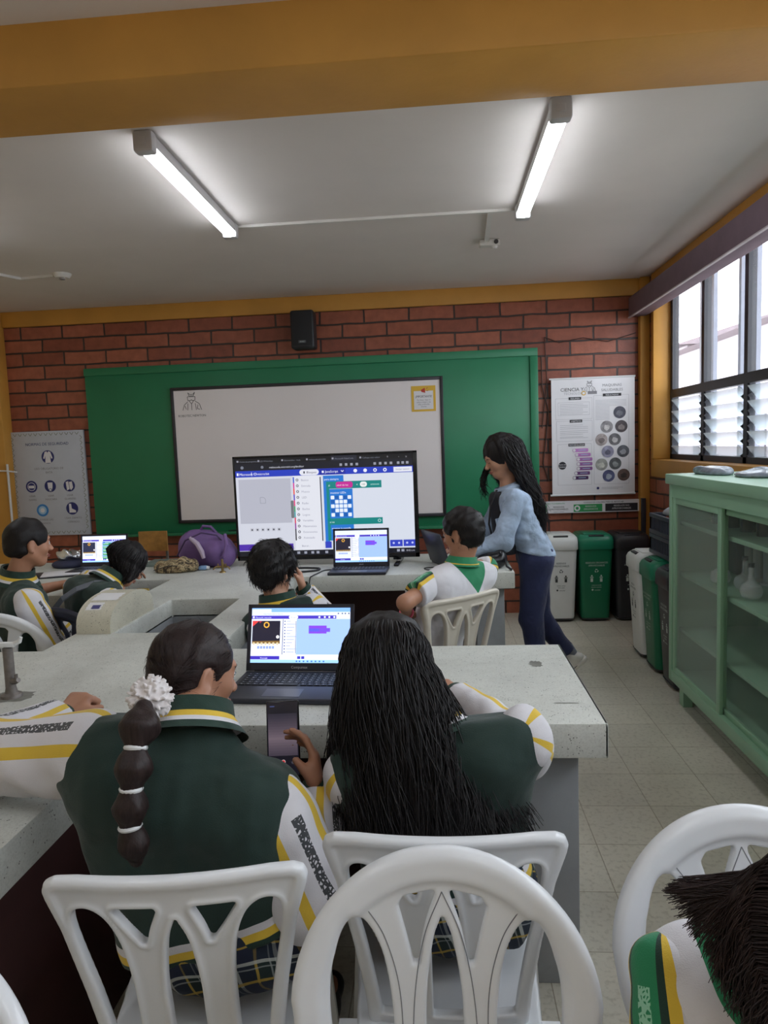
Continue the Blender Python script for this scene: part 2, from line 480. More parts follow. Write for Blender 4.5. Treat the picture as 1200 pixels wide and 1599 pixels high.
tube_light((-1.145, 3.43, CZ), 'white tube light on the ceiling nearer the safety poster side of the board')
tube_light((.512, 3.41, CZ), 'white tube light on the ceiling nearer the window')
tube_light((-2.80, 3.42, CZ), 'added unseen white tube light over the boy before the safety poster')  # this row is added out of frame to lift the dim side
tube_light((-2.80, .2, CZ), 'added unseen white tube light behind the beam by the cream side wall')
tube_light((-1.145, .2, CZ), 'added unseen white tube light behind the beam on the safety poster side')  # pair behind the beam, added unseen for more brightness
tube_light((.512, .2, CZ), 'added unseen white tube light behind the beam on the window side')

# conduit on the ceiling, sensor, ceiling rose
CW = M('white_conduit', srgb(214, 210, 206), .5, var=.04)
mb = MB(); mb.bar((-1.11, 4.05, CZ-.009), (.50, 4.05, CZ-.009), .018, .016); mb.bar((-1.11, 4.05, CZ-.009), (-1.145, 4.0, CZ-.009), .018, .016)
tag(mb.build('cable_conduit', CW), 'thin white cable duct running across the ceiling between both tube lights', 'conduit')
t = thing('ceiling_socket', 'small white junction box with a stub of duct on the ceiling near the window', 'junction box', (.36, 4.62, CZ))
mb = MB(); mb.bar((-.02, -.56, -.009), (0, 0, -.009), .03, .018); mb.build('duct', CW, t)
mb = MB(); mb.box((.02, .03, -.02), (.13, .07, .04), 0, None, .008); mb.cyl((.05, .03, -.04), (.05, .03, -.055), .022, .018); mb.build('box', CW, t)
mb = MB(); mb.cyl((.06, -.005, -.02), (.06, -.012, -.02), .014); mb.build('socket_hole', M('dark_hole', srgb(60, 56, 56), .6), t)
t = thing('ceiling_rose', 'round white ceiling rose at the end of a short duct above the safety poster', 'ceiling rose', (-2.62, 4.85, CZ))
mb = MB(); mb.lathe([(0.0001, -.03), (.045, -.03), (.06, -.012), (.065, 0)], n=24); mb.build('plate', CW, t)
mb = MB(); mb.bar((-.06, 0, -.009), (-.33, .04, -.009), .022, .018); mb.bar((-.33, .04, -.009), (-.62, -.55, -.009), .022, .018); mb.build('duct', CW, t)
mb = MB(); mb.cyl((0, 0, -.03), (0, 0, -.04), .02); mb.build('outlet', M('grey_outlet', srgb(150, 146, 146), .5), t)

# ------------------------------------------------------------------ organic shapes: a field of blended round cones meshed as one surface
class Field:
    def __init__(s, lo, hi, h):
        s.h = h; s.lo = np.array(lo, np.float32)
        n = np.ceil((np.array(hi)-np.array(lo))/h).astype(int)+1
        s.n = n; s.F = np.full(n, 0.5, np.float32)
        s.ax = [s.lo[i] + h*np.arange(n[i], dtype=np.float32) for i in range(3)]
    def _sl(s, lo, hi):
        a = np.floor((np.array(lo)-s.lo)/s.h).astype(int); b = np.ceil((np.array(hi)-s.lo)/s.h).astype(int)+1
        a = np.clip(a, 0, s.n); b = np.clip(b, 0, s.n)
        if np.any(b <= a): return None
        return tuple(slice(x, y) for x, y in zip(a, b))
    def _pts(s, sl):
        return np.meshgrid(s.ax[0][sl[0]], s.ax[1][sl[1]], s.ax[2][sl[2]], indexing='ij', sparse=True)
    def _apply(s, sl, d, k, mode):
        F = s.F[sl]
        if mode == 'add':
            if k > 0:
                hh = np.clip(0.5+0.5*(F-d)/k, 0, 1); s.F[sl] = F*(1-hh)+d*hh - k*hh*(1-hh)
            else: s.F[sl] = np.minimum(F, d)
        elif mode == 'cut':
            d = -d
            if k > 0:
                hh = np.clip(0.5-0.5*(F-d)/k, 0, 1); s.F[sl] = F*(1-hh)+d*hh + k*hh*(1-hh)
            else: s.F[sl] = np.maximum(F, d)
    def cone(s, a, b, ra, rb=None, k=0.02, mode='add'):
        a = np.array(a, np.float32); b = np.array(b, np.float32); rb = ra if rb is None else rb
        m = max(ra, rb)+k+2*s.h
        sl = s._sl(np.minimum(a, b)-m, np.maximum(a, b)+m)
        if sl is None: return s
        X, Y, Z = s._pts(sl); ab = b-a; L2 = float(ab @ ab)+1e-12
        t = np.clip(((X-a[0])*ab[0]+(Y-a[1])*ab[1]+(Z-a[2])*ab[2])/L2, 0, 1)
        d = np.sqrt((X-a[0]-t*ab[0])**2+(Y-a[1]-t*ab[1])**2+(Z-a[2]-t*ab[2])**2) - (ra+t*(rb-ra))
        s._apply(sl, d, k, mode); return s
    def ell(s, c, r, R=None, k=0.02, mode='add'):
        c = np.array(c, np.float32); r = np.array(r, np.float32)
        m = float(r.max())+k+2*s.h
        sl = s._sl(c-m, c+m)
        if sl is None: return s
        X, Y, Z = s._pts(sl); P = (X-c[0], Y-c[1], Z-c[2])
        if R is not None:
            R = np.array(R, np.float32)           # rows = local axes
            Q = [R[i][0]*P[0]+R[i][1]*P[1]+R[i][2]*P[2] for i in range(3)]
        else: Q = P
        k0 = np.sqrt((Q[0]/r[0])**2+(Q[1]/r[1])**2+(Q[2]/r[2])**2)
        k1 = np.sqrt((Q[0]/r[0]**2)**2+(Q[1]/r[1]**2)**2+(Q[2]/r[2]**2)**2)+1e-9
        s._apply(sl, k0*(k0-1)/k1, k, mode); return s
    def plane(s, p, n, k=0.0, lo=None, hi=None):
        """keep only what lies behind the plane (the side opposite to n)"""
        n = np.array(n, np.float32); n = n/np.linalg.norm(n)
        sl = tuple(slice(0, q) for q in s.n) if lo is None else s._sl(lo, hi)
        if sl is None: return s
        X, Y, Z = s._pts(sl)
        s._apply(sl, -((X-p[0])*n[0]+(Y-p[1])*n[1]+(Z-p[2])*n[2]), k, 'cut'); return s
    def noise(s, amp, freq, seed=0, stretch=(1, 1, 1), octaves=5):
        rng = np.random.RandomState(seed); X, Y, Z = np.meshgrid(*s.ax, indexing='ij', sparse=True)
        acc = 0
        for i in range(octaves):
            v = rng.normal(size=3)*np.array(stretch); v = v/np.linalg.norm(v)*freq*rng.uniform(.6, 1.6)
            acc = acc + np.sin(v[0]*X+v[1]*Y+v[2]*Z+rng.uniform(0, 6.28))
        s.F = s.F + (acc*(amp/octaves**0.5)).astype(np.float32); return s
    def mesh(s):
        F = s.F.copy()
        for a in range(3):
            i0 = [slice(None)]*3; i0[a] = 0; F[tuple(i0)] = np.maximum(F[tuple(i0)], 1e-3)
            i0[a] = -1; F[tuple(i0)] = np.maximum(F[tuple(i0)], 1e-3)
        neg = F < 0; nx, ny, nz = F.shape
        cnt = np.zeros((nx-1, ny-1, nz-1), np.int8)
        for dx in (0, 1):
            for dy in (0, 1):
                for dz in (0, 1): cnt += neg[dx:nx-1+dx, dy:ny-1+dy, dz:nz-1+dz]
        act = (cnt > 0) & (cnt < 8); ijk = np.argwhere(act)
        if len(ijk) == 0: return np.zeros((0, 3)), np.zeros((0, 4), int)
        idx = np.full(act.shape, -1, np.int32); idx[act] = np.arange(len(ijk))
        acc = np.zeros((len(ijk), 3)); w = np.zeros(len(ijk))
        for a in range(3):
            o = [0, 1, 2]; o.remove(a)
            for u in (0, 1):
                for v in (0, 1):
                    p = ijk.copy(); p[:, o[0]] += u; p[:, o[1]] += v
                    q = p.copy(); q[:, a] += 1
                    fp = F[p[:, 0], p[:, 1], p[:, 2]]; fq = F[q[:, 0], q[:, 1], q[:, 2]]
                    c = (fp < 0) != (fq < 0)
                    t = np.where(c, fp/np.where(c, fp-fq, 1), 0)
                    pos = p.astype(float); pos[:, a] += t
                    acc[c] += pos[c]; w[c] += 1
        V = acc/w[:, None]*s.h + s.lo
        quads = []
        for a in range(3):
            o = [(a+1) % 3, (a+2) % 3]
            sl0 = [slice(None)]*3; sl1 = [slice(None)]*3; sl0[a] = slice(0, -1); sl1[a] = slice(1, None)
            n0, n1 = neg[tuple(sl0)], neg[tuple(sl1)]
            e = np.argwhere(n0 != n1)
            ok = (e[:, o[0]] > 0) & (e[:, o[1]] > 0) & (e[:, o[0]] < F.shape[o[0]]-1) & (e[:, o[1]] < F.shape[o[1]]-1)
            e = e[ok]; inside = n0[e[:, 0], e[:, 1], e[:, 2]]
            def cell(du, dv):
                c = e.copy(); c[:, o[0]] -= du; c[:, o[1]] -= dv; return idx[c[:, 0], c[:, 1], c[:, 2]]
            q = np.stack([cell(1, 1), cell(0, 1), cell(0, 0), cell(1, 0)], 1)
            q[~inside] = q[~inside][:, ::-1]
            quads.append(q)
        return V, np.concatenate(quads)

def field_obj(name, f, mats, parent=None, attrs=None, mat_fn=None, VQ=None, sub=None):
    V, Q = VQ if VQ is not None else f.mesh()
    off = np.array(root_of(parent).location) if parent is not None else np.zeros(3)
    me = bpy.data.meshes.new(name)
    me.from_pydata((V-off).tolist(), [], Q.tolist())
    for m in (mats if isinstance(mats, (list, tuple)) else [mats]): me.materials.append(m)
    me.polygons.foreach_set('use_smooth', np.ones(len(Q), bool))
    if attrs:
        for k, fn in attrs.items():
            a = me.attributes.new(k, 'FLOAT', 'POINT'); a.data.foreach_set('value', np.asarray(fn(V), np.float32))
    if mat_fn is not None:
        C = V[Q].mean(1); me.polygons.foreach_set('material_index', np.asarray(mat_fn(C), np.int32))
    me.update()
    o = bpy.data.objects.new(name, me); COL.objects.link(o)
    if parent is not None: o.parent = parent
    return o

# ------------------------------------------------------------------ monobloc plastic chairs (local frame: sitter faces +Y, back panel near y = 0)
def seg2(U, V, a, b, ra, rb):
    ab = (b[0]-a[0], b[1]-a[1]); L2 = ab[0]**2+ab[1]**2+1e-12
    t = np.clip(((U-a[0])*ab[0]+(V-a[1])*ab[1])/L2, 0, 1)
    return np.sqrt((U-a[0]-t*ab[0])**2+(V-a[1]-t*ab[1])**2)-(ra+t*(rb-ra))
def path2(U, V, pts, rs):
    d = None
    for i in range(len(pts)-1):
        q = seg2(U, V, pts[i], pts[i+1], rs[i], rs[i+1]); d = q if d is None else np.minimum(d, q)
    return d
def smin(a, b, k):
    h = np.clip(.5+.5*(b-a)/k, 0, 1); return b*(1-h)+a*h-k*h*(1-h)
def arc(cx, cy, rx, ry, a0, a1, n=14):
    return [(cx+rx*cos(radians(a0+(a1-a0)*i/n)), cy+ry*sin(radians(a0+(a1-a0)*i/n))) for i in range(n+1)]
def curve_pts(P, n=12):
    """Catmull-Rom through control points"""
    P = [Vector((p[0], p[1], 0)) for p in P]; P = [P[0]*2-P[1]]+P+[P[-1]*2-P[-2]]; out = []
    for i in range(1, len(P)-2):
        for j in range(n):
            t = j/n; a, b, c, d = P[i-1:i+3]
            q = .5*((2*b)+(c-a)*t+(2*a-5*b+4*c-d)*t*t+(3*b-a-3*c+d)*t**3); out.append((q.x, q.y))
    out.append((P[-2].x, P[-2].y)); return out
SEAT_Z = 0.42
def poly_sdf(U, V, P):
    """signed distance to a closed polygon, negative inside"""
    d = None; sgn = np.zeros(U.shape, bool)
    for (ax_, ay_), (bx, by) in zip(P, P[1:]+P[:1]):
        q = seg2(U, V, (ax_, ay_), (bx, by), 0, 0); d = q if d is None else np.minimum(d, q)
        c = ((ay_ > V) != (by > V)) & (U < (bx-ax_)*(V-ay_)/((by-ay_) if by != ay_ else 1e-9)+ax_); sgn ^= c
    return np.where(sgn, -d, d)
def mirror(P): return [(-x, y) for x, y in P][::-1]
def chair_back(style):
    """returns vertices, quads and groove paths of the back panel, flat (u across, v up from the seat)"""
    h = 0.0036; u = np.arange(-.26, .2601, h, dtype=np.float32); v = np.arange(-.06, .455, h, dtype=np.float32); w = np.arange(-.026, .0261, h, dtype=np.float32)
    U, Vv = np.meshgrid(u, v, indexing='ij'); grooves = []
    if style == 'arch':
        right = curve_pts([(.165, -.05), (.19, .05), (.222, .15), (.234, .23)])[:-1]+arc(0, .225, .235, .212, 2, 90, 18)
        outline = right+[(-x, y) for x, y in right[::-1][1:]]
        ogive = curve_pts([(.02, .0), (.026, .12), (.025, .22), (.013, .30), (0, .335)]); ogive = ogive+[(-x, y) for x, y in ogive[::-1][1:]]
        tri = [(.016, .375), (.060, .367)]+curve_pts([(.068, .355), (.058, .32), (.045, .272)])+curve_pts([(.042, .272), (.033, .32), (.016, .368)])
        side = curve_pts([(.083, 0), (.082, .12), (.086, .21), (.10, .285), (.125, .332), (.148, .338), (.168, .30), (.178, .23), (.170, .13), (.150, .04), (.138, 0)])
        g1_ = curve_pts([(.052, -.04), (.052, .1), (.047, .22), (.03, .31), (0, .378)]); g2_ = curve_pts([(.066, -.04), (.066, .12), (.070, .23), (.092, .31), (.125, .362)])
        grooves = [g1_, [(-x, y) for x, y in g1_], g2_, [(-x, y) for x, y in g2_]]
        rim = .050
    else:
        right = [(.15, -.05), (.156, .05), (.172, .17), (.196, .31), (.214, .372), (.217, .388), (.212, .402), (.198, .410), (.16, .414)]
        outline = right+[(0, .413)]+[(-x, y) for x, y in right[::-1]]
        ogive = curve_pts([(.027, .0), (.027, .12), (.026, .20), (.016, .285), (0, .333)]); ogive = ogive+[(-x, y) for x, y in ogive[::-1][1:]]
        tri = [(.034, .358), (.100, .358)]+curve_pts([(.100, .352), (.078, .315), (.058, .285)])+curve_pts([(.054, .285), (.046, .315), (.032, .352)])
        side = curve_pts([(.088, 0), (.088, .14), (.091, .22), (.101, .29), (.12, .337), (.145, .357), (.168, .352), (.174, .325), (.168, .27), (.148, .16), (.133, .05), (.128, 0)])
        rim = .022
    do = poly_sdf(U, Vv, outline)-.004; cut = None
    for P in (ogive, tri, mirror(tri), side, mirror(side)):
        q = poly_sdf(U, Vv, P)-.003; cut = q if cut is None else np.minimum(cut, q)
    plate = np.maximum(do, -cut); W = w[None, None, :]
    def solid(d2, t, r):
        dx = d2[:, :, None]+r; dz = np.abs(W)-t+r
        return np.minimum(np.maximum(dx, dz), 0)+np.sqrt(np.maximum(dx, 0)**2+np.maximum(dz, 0)**2)-r
    edge = np.maximum(plate, -do-rim)                       # the outer frame, thicker than the slats
    if style == 'arch': A = solid(edge, .018, .015); B = solid(plate, .009, .006)
    else:
        A = smin(solid(edge, .014, .009), solid(np.maximum(plate, np.abs(cut-.004)-.004), .0125, .004), .004); B = solid(plate, .008, .005)
    f = Field((u[0], v[0], w[0]), (u[-1], v[-1], w[-1]), h)
    n = [min(a, b) for a, b in zip(f.n, A.shape)]
    f.F[:] = .5; f.F[:n[0], :n[1], :n[2]] = smin(A, B, .006)[:n[0], :n[1], :n[2]]
    V, Q = f.mesh(); return V, Q, grooves
def bend_back(V):
    u, v, w = V[:, 0], V[:, 1], V[:, 2]
    lean = .20*np.maximum(v, -.05)
    y = -lean - w*1.0 + .55*u*u + .0           # lean backwards, hollow towards the sitter
    return np.stack([u, y, SEAT_Z+.02+v*.985], 1)
def make_chair(style, name, label, mat, groove_mat):
    t = thing(name, label, 'chair')
    V, Q, grooves = chair_back(style)
    field_obj('backrest', None, mat, t, VQ=(bend_back(V), Q))
    if grooves:
        mb = MB()
        for g in grooves:
            pts = bend_back(np.array([(p[0], p[1], -.0090) for p in g])); mb.tube([tuple(p) for p in pts], .0009, 5)
        mb.build('groove', groove_mat, t)
    f = Field((-.26, -.06, SEAT_Z-.09), (.26, .47, SEAT_Z+.05), .006)
    X, Y, Z = np.meshgrid(*f.ax, indexing='ij')
    r = np.maximum(np.abs(X)-(.18+.03*np.clip(Y/.4, 0, 1)), np.maximum(-Y-.03, Y-.41))
    top = SEAT_Z - .012*np.cos(np.clip(X/.2, -1, 1)*1.4)*(1-np.clip((Y-.25)/.15, 0, 1)) - .5*np.clip(Y-.34, 0, 1)**2*8
    lip = np.where((r > -.018), .03, .011)
    f.F = np.maximum(r, np.maximum(Z-top, top-lip-Z)).astype(np.float32)
    field_obj('seat', f, mat, t)
    for sx in (-1, 1):
        for y0, y1 in ((.37, .41), (-.0, -.07)):
            mb = MB(); a = Vector((sx*.185, y0, SEAT_Z-.01)); b = Vector((sx*(.225 if y0 > .1 else .205), y1, 0))
            R = []
            for k, (wd, dp) in ((0, (.062, .03)), (1, (.042, .022))):
                c = a.lerp(b, k); R += [c+Vector((-wd/2, -dp/2, 0)), c+Vector((wd/2, -dp/2, 0)), c+Vector((wd/2, dp/2, 0)), c+Vector((-wd/2, dp/2, 0))]
            mb.add(R, [(0, 1, 2, 3), (7, 6, 5, 4), (0, 4, 5, 1), (1, 5, 6, 2), (2, 6, 7, 3), (3, 7, 4, 0)])
            R2 = [Vector(p)+Vector((-sx*.022, 0, 0)) for p in R]
            rib = []
            for k, dp in ((0, .034), (1, .026)):
                c = a.lerp(b, k); q = -sx*(.028 if k == 0 else .018)
                rib += [c+Vector((q-.004, -.004-dp, 0)), c+Vector((q+.004, -.004-dp, 0)), c+Vector((q+.004, .0, 0)), c+Vector((q-.004, .0, 0))]
            mb.add(rib, [(0, 1, 2, 3), (7, 6, 5, 4), (0, 4, 5, 1), (1, 5, 6, 2), (2, 6, 7, 3), (3, 7, 4, 0)])
            mb.build('leg', mat, t)
    return t

# ------------------------------------------------------------------ laboratory bench: one long concrete worktop with arms and sinks
TB = 0.78
bench = thing('laboratory_bench', 'speckled concrete laboratory bench with arms, sinks and thick worktop', 'bench', (-.5, 2.4, 0))
def slab_with_holes(rects, holes, z0, z1):
    """worktop from a grid of cells: kept where any rect covers and no hole does"""
    xs = sorted({q for r in rects+holes for q in (r[0], r[2])}); ys = sorted({q for r in rects+holes for q in (r[1], r[3])})
    def inside(cx, cy): return any(a < cx < c and b < cy < d for a, b, c, d in rects) and not any(a < cx < c and b < cy < d for a, b, c, d in holes)
    cell = {(i, j): inside((xs[i]+xs[i+1])/2, (ys[j]+ys[j+1])/2) for i in range(len(xs)-1) for j in range(len(ys)-1)}
    bm = bmesh.new(); vid = {}
    def V(i, j, k):
        if (i, j, k) not in vid: vid[(i, j, k)] = bm.verts.new((xs[i], ys[j], (z0, z1)[k]))
        return vid[(i, j, k)]
    for (i, j), on in cell.items():
        if not on: continue
        bm.faces.new([V(i, j, 1), V(i+1, j, 1), V(i+1, j+1, 1), V(i, j+1, 1)])
        bm.faces.new([V(i, j+1, 0), V(i+1, j+1, 0), V(i+1, j, 0), V(i, j, 0)])
        for di, dj, e in ((-1, 0, ((i, j+1), (i, j))), (1, 0, ((i+1, j), (i+1, j+1))), (0, -1, ((i, j), (i+1, j))), (0, 1, ((i+1, j+1), (i, j+1)))):
            if not cell.get((i+di, j+dj), False):
                a, b = e; bm.faces.new([V(*a, 0), V(*b, 0), V(*b, 1), V(*a, 1)])
    bmesh.ops.dissolve_limit(bm, angle_limit=.01, verts=bm.verts, edges=bm.edges)
    ed = [e for e in bm.edges if len(e.link_faces) == 2 and e.calc_face_angle(0) > 1.0]
    bmesh.ops.bevel(bm, geom=ed, offset=.007, segments=2, affect='EDGES', profile=.6)
    bm.verts.index_update(); mb = MB()
    mb.add([v.co for v in bm.verts], [[v.index for v in f.verts] for f in bm.faces]); bm.free(); return mb
rects = [(-3.6, 1.72, .415, 2.42), (-1.5, 1.12, -.83, 4.52), (-3.6, 3.42, -1.5, 4.52), (-.83, 3.80, .412, 4.52)]
SINKS = [(-1.335, 2.66, -.99, 3.27), (-1.98, 3.50, -1.55, 3.80)]
slab_with_holes(rects, SINKS, TB-.093, TB).build('worktop', CONC, bench, True)
for (a, b, c, d) in SINKS:
    mb = MB(); w = .03; zb = TB-.30
    mb.lohi((a-w, b-w, zb-.03), (c+w, d+w, zb)); 
    mb.lohi((a-w, b-w, zb), (a, d+w, TB-.08)); mb.lohi((c, b-w, zb), (c+w, d+w, TB-.08))
    mb.lohi((a, b-w, zb), (c, b, TB-.08)); mb.lohi((a, d, zb), (c, d+w, TB-.08))
    s_ = mb.build('sink', CONC_D, bench, True)
    mb = MB(); mb.lathe([(.001, .004), (.022, .004), (.03, .001)], ((a+c)/2, (b+d)/2, zb), 16); mb.build('drain', M('dark_drain', srgb(70, 68, 64), .4, .8), s_, True)
mb = MB(); mb.lohi((.20, 1.80, 0), (.355, 2.36, TB-.09), b=.006); mb.build('support', CONC_D, bench, True)
mb = MB(); mb.lohi((.20, 3.88, 0), (.36, 4.45, TB-.09), b=.006); mb.build('support', CONC_D, bench, True)
mb = MB(); mb.lohi((-1.36, 1.2, 0), (-1.2, 2.5, TB-.09), b=.006); mb.build('support', CONC_D, bench, True)
mb = MB(); mb.lohi((-3.3, 1.8, 0), (-3.15, 2.36, TB-.09), b=.006); mb.build('support', CONC_D, bench, True)
mb = MB(); mb.lohi((-1.32, 3.5, 0), (-1.2, 4.45, TB-.09), b=.006); mb.build('support', CONC_D, bench, True)
mb = MB(); mb.lohi((-3.3, 3.5, 0), (-3.15, 4.45, TB-.09), b=.006); mb.build('support', CONC_D, bench, True)
mb = MB(); mb.lohi((-.8, 4.40, 0), (.2, 4.44, TB-.1)); DKB = M('dark_red_board_and_shade', srgb(60, 30, 30), .6); mb.build('modesty_or_shade_panel', DKB, bench, True)
for lo, hi in (((-.95, 1.2, 0), (-.92, 2.3, TB-.1)), ((-.92, 2.26, 0), (.2, 2.30, TB-.1))):  # dark sheets added to deepen the shade under the bench
    mb = MB(); mb.lohi(lo, hi); mb.build('modesty_or_shade_panel', DKB, bench, True)
# chalky marks and a worn patch on the worktop
mark = M('grey_smear', srgb(120, 120, 114), .6, var=.2, scale=40)
def blob(cx, cy, rx, ry, seed, n=22):
    rnd = random.Random(seed); return [(cx+rx*cos(2*pi*i/n)*rnd.uniform(.75, 1.15), cy+ry*sin(2*pi*i/n)*rnd.uniform(.75, 1.15)) for i in range(n)]
for cx, cy, rx, ry, sd in ((.30, 2.20, .022, .035, 1), (.333, 1.86, .04, .0035, 2), (-1.31, 1.945, .07, .05, 4)):
    pts = blob(cx, cy, rx, ry, sd); mb = MB(); mb.add([(x, y, TB+.0006) for x, y in pts], [tuple(range(len(pts)))])
    mb.build('stain', mark, bench, True)
# curved concrete splash guard beside the sink
gd = thing('splash_guard', 'arched concrete splash guard with torn paper on top beside the sink', 'splash guard', (-1.415, 2.86, TB))
prof = [(-.215, 0)]+[(-.215*cos(radians(a)), .128*sin(radians(a))**.6) for a in range(6, 175, 8)]+[(.215, 0)]
mb = MB(); mb.prism(prof[::-1], (.072, 0, 0), (0, 1, 0), (0, 0, 1), (-.144, 0, 0)); mb.build('guard', concrete_mat('pale_cement', srgb(206, 202, 184), True), gd)
PAPER = M('torn_white_paper', srgb(226, 226, 228), .7, var=.04); INDIGO = M('indigo_ink', srgb(62, 62, 120), .6, var=.1)
def on_guard(x0, x1, a0, a1, lift):
    vs, fs = [], []; n = 6
    for i in range(n+1):
        a = radians(a0+(a1-a0)*i/n); y = -.215*cos(a); z = .128*sin(a)**.6+lift
        vs += [(x0+.004*(i % 2), y, z), (x1-.005*((i+1) % 2), y, z)]
    for i in range(n): fs.append((2*i, 2*i+1, 2*i+3, 2*i+2))
    return vs, fs
mb = MB(); mb.add(*on_guard(-.05, .02, 34, 52, .0012)); mb.add(*on_guard(-.055, .06, 58, 84, .0012)); mb.build('paper_scrap', PAPER, gd)
mb = MB(); mb.add(*on_guard(-.028, .012, 36, 45, .002)); mb.build('ink_mark', INDIGO, gd)

# gas taps
BRASS = M('old_brass', srgb(150, 128, 84), .38, .85, var=.3, scale=40); GREYT = M('grey_painted_metal', srgb(120, 114, 110), .5, .5, var=.2, scale=50)
t = thing('bench_tap', 'grey upright gas tap with white lever standing in a stained patch of the bench', 'tap', (-1.315, 1.945, TB))
mb = MB(); mb.lathe([(.0001, 0), (.032, 0), (.03, .008), (.018, .014), (.015, .03), (.0145, .152), (.0001, .155)], n=18)
mb.build('column', GREYT, t)
mb = MB(); mb.tube([(0, 0, .05), (.025, -.012, .052), (.038, -.018, .058)], [.011, .009, .007], 10); mb.cyl((.03, -.016, .048), (.03, -.016, .075), .005); mb.build('side_valve', GREYT, t)
mb = MB(); mb.box((-.01, 0, .162), (.07, .018, .016), 0, None, .005); mb.tube([(.02, 0, .163), (.04, 0, .172), (.046, 0, .185)], [.008, .007, .005], 8); mb.build('lever', WHITE_PLASTIC, t)
t = thing('brass_tap', 'small brass double gas tap standing on the bench before the backpack', 'tap', (-1.30, 3.99, TB))
mb = MB(); mb.lathe([(.0001, 0), (.02, 0), (.018, .006), (.008, .012), (.007, .08), (.0001, .082)], n=14); mb.build('column', BRASS, t)
mb = MB()
for a in (200, 340, 90):
    dx, dy = cos(radians(a)), sin(radians(a)); mb.tube([(0, 0, .035), (dx*.04, dy*.04, .037), (dx*.055, dy*.055, .022)], [.006, .005, .004], 8)
    mb.cyl((dx*.025, dy*.025, .03), (dx*.025, dy*.025, .055), .005, .004, 8)
mb.build('nozzle', BRASS, t)
t = thing('guard_tap', 'weathered brass gas tap standing right behind the arched concrete guard, by the sleeping student', 'tap', (-1.415, 3.135, TB))
mb = MB(); mb.lathe([(.0001, 0), (.03, 0), (.026, .018), (.016, .024), (.014, .055), (.022, .06), (.022, .07), (.0001, .075)], n=16); mb.build('column', BRASS, t)
mb = MB()
for a in (215, 325): 
    dx, dy = cos(radians(a)), sin(radians(a)); mb.tube([(0, 0, .035), (dx*.045, dy*.045, .04), (dx*.07, dy*.07, .012)], [.014, .012, .007], 10)
mb.build('nozzle', BRASS, t)
mb = MB(); mb.box((0, 0, .08), (.06, .014, .012), 0, None, .004); mb.build('lever', M('gold_metal', srgb(196, 170, 96), .3, .9), t)

# ------------------------------------------------------------------ glass fronted cabinet
CG = M('sea_green_enamel', srgb(142, 182, 152), .35, var=.05, scale=3); CGD = M('sea_green_inside', srgb(136, 176, 148), .45, var=.06, scale=3)
cab = thing('display_cabinet', 'sea green metal display cabinet with sliding glass doors along the window wall', 'cabinet', (1.52, 2.9, 0))
X0, X1, Y0, Y1, Z0, Z1 = 1.28, 1.765, 1.45, 3.91, .13, 1.29
mb = MB(); mb.lohi((X0, Y0, Z0), (X1, Y1, Z0+.05)); mb.lohi((X1-.012, Y0, Z0), (X1, Y1, Z1)); mb.lohi((X0, Y1-.015, Z0), (X1, Y1, Z1)); mb.lohi((X0, Y0, Z0), (X1, Y0+.015, Z1)); mb.build('carcass', CGD, cab, True)
mb = MB(); mb.lohi((X0-.02, Y0-.02, Z1-.055), (X1, Y1+.02, Z1), b=.006); mb.build('top', CG, cab, True)
mb = MB(); mb.lohi((X0-.003, Y0, Z1-.125), (X0+.04, Y1, Z1-.055)); mb.lohi((X0-.003, Y0, Z0), (X0+.04, Y1, Z0+.062), b=.004)
for y in (Y1-.045, Y0): mb.lohi((X0-.004, y, Z0), (X0+.04, y+.045, Z1-.055), b=.004)
mb.build('face_frame', CG, cab, True)
for z in (1.03, .745, .43):
    mb = MB(); mb.lohi((X0+.05, Y0+.015, z-.022), (X1-.012, Y1-.015, z), b=.003); mb.build('shelf', CGD, cab, True)
CGLASS = GLASS('cabinet_glass', (.50, .62, .56), .07, .02); FGLASS = GLASS('dusty_glass', (.55, .66, .60), .22, .10)
for (y0, y1, gl, xo) in ((3.22, 3.865, FGLASS, .0), (2.36, 3.28, CGLASS, .022), (1.5, 2.42, CGLASS, 0)):
    fr = MB(); x = X0+.002+xo; w = .042
    fr.lohi((x, y0, Z0+.06), (x+.018, y0+w, Z1-.125), b=.003); fr.lohi((x, y1-w, Z0+.06), (x+.018, y1, Z1-.125), b=.003)
    fr.lohi((x, y0+w, Z0+.06), (x+.018, y1-w, Z0+.09), b=.003); fr.lohi((x, y0+w, Z1-.16), (x+.018, y1-w, Z1-.125), b=.003)
    o = fr.build('sliding_door', CG, cab, True)
    g = MB(); g.lohi((x+.007, y0+w-.004, Z0+.085), (x+.011, y1-w+.004, Z1-.155)); g.build('glass_pane', gl, o, True)
for x in (X0+.04, X1-.09):
    for y in (Y0+.05, 2.65, Y1-.11):
        mb = MB(); mb.lohi((x, y, 0), (x+.05, y+.06, Z0+.002)); mb.build('leg', CG, cab, True)
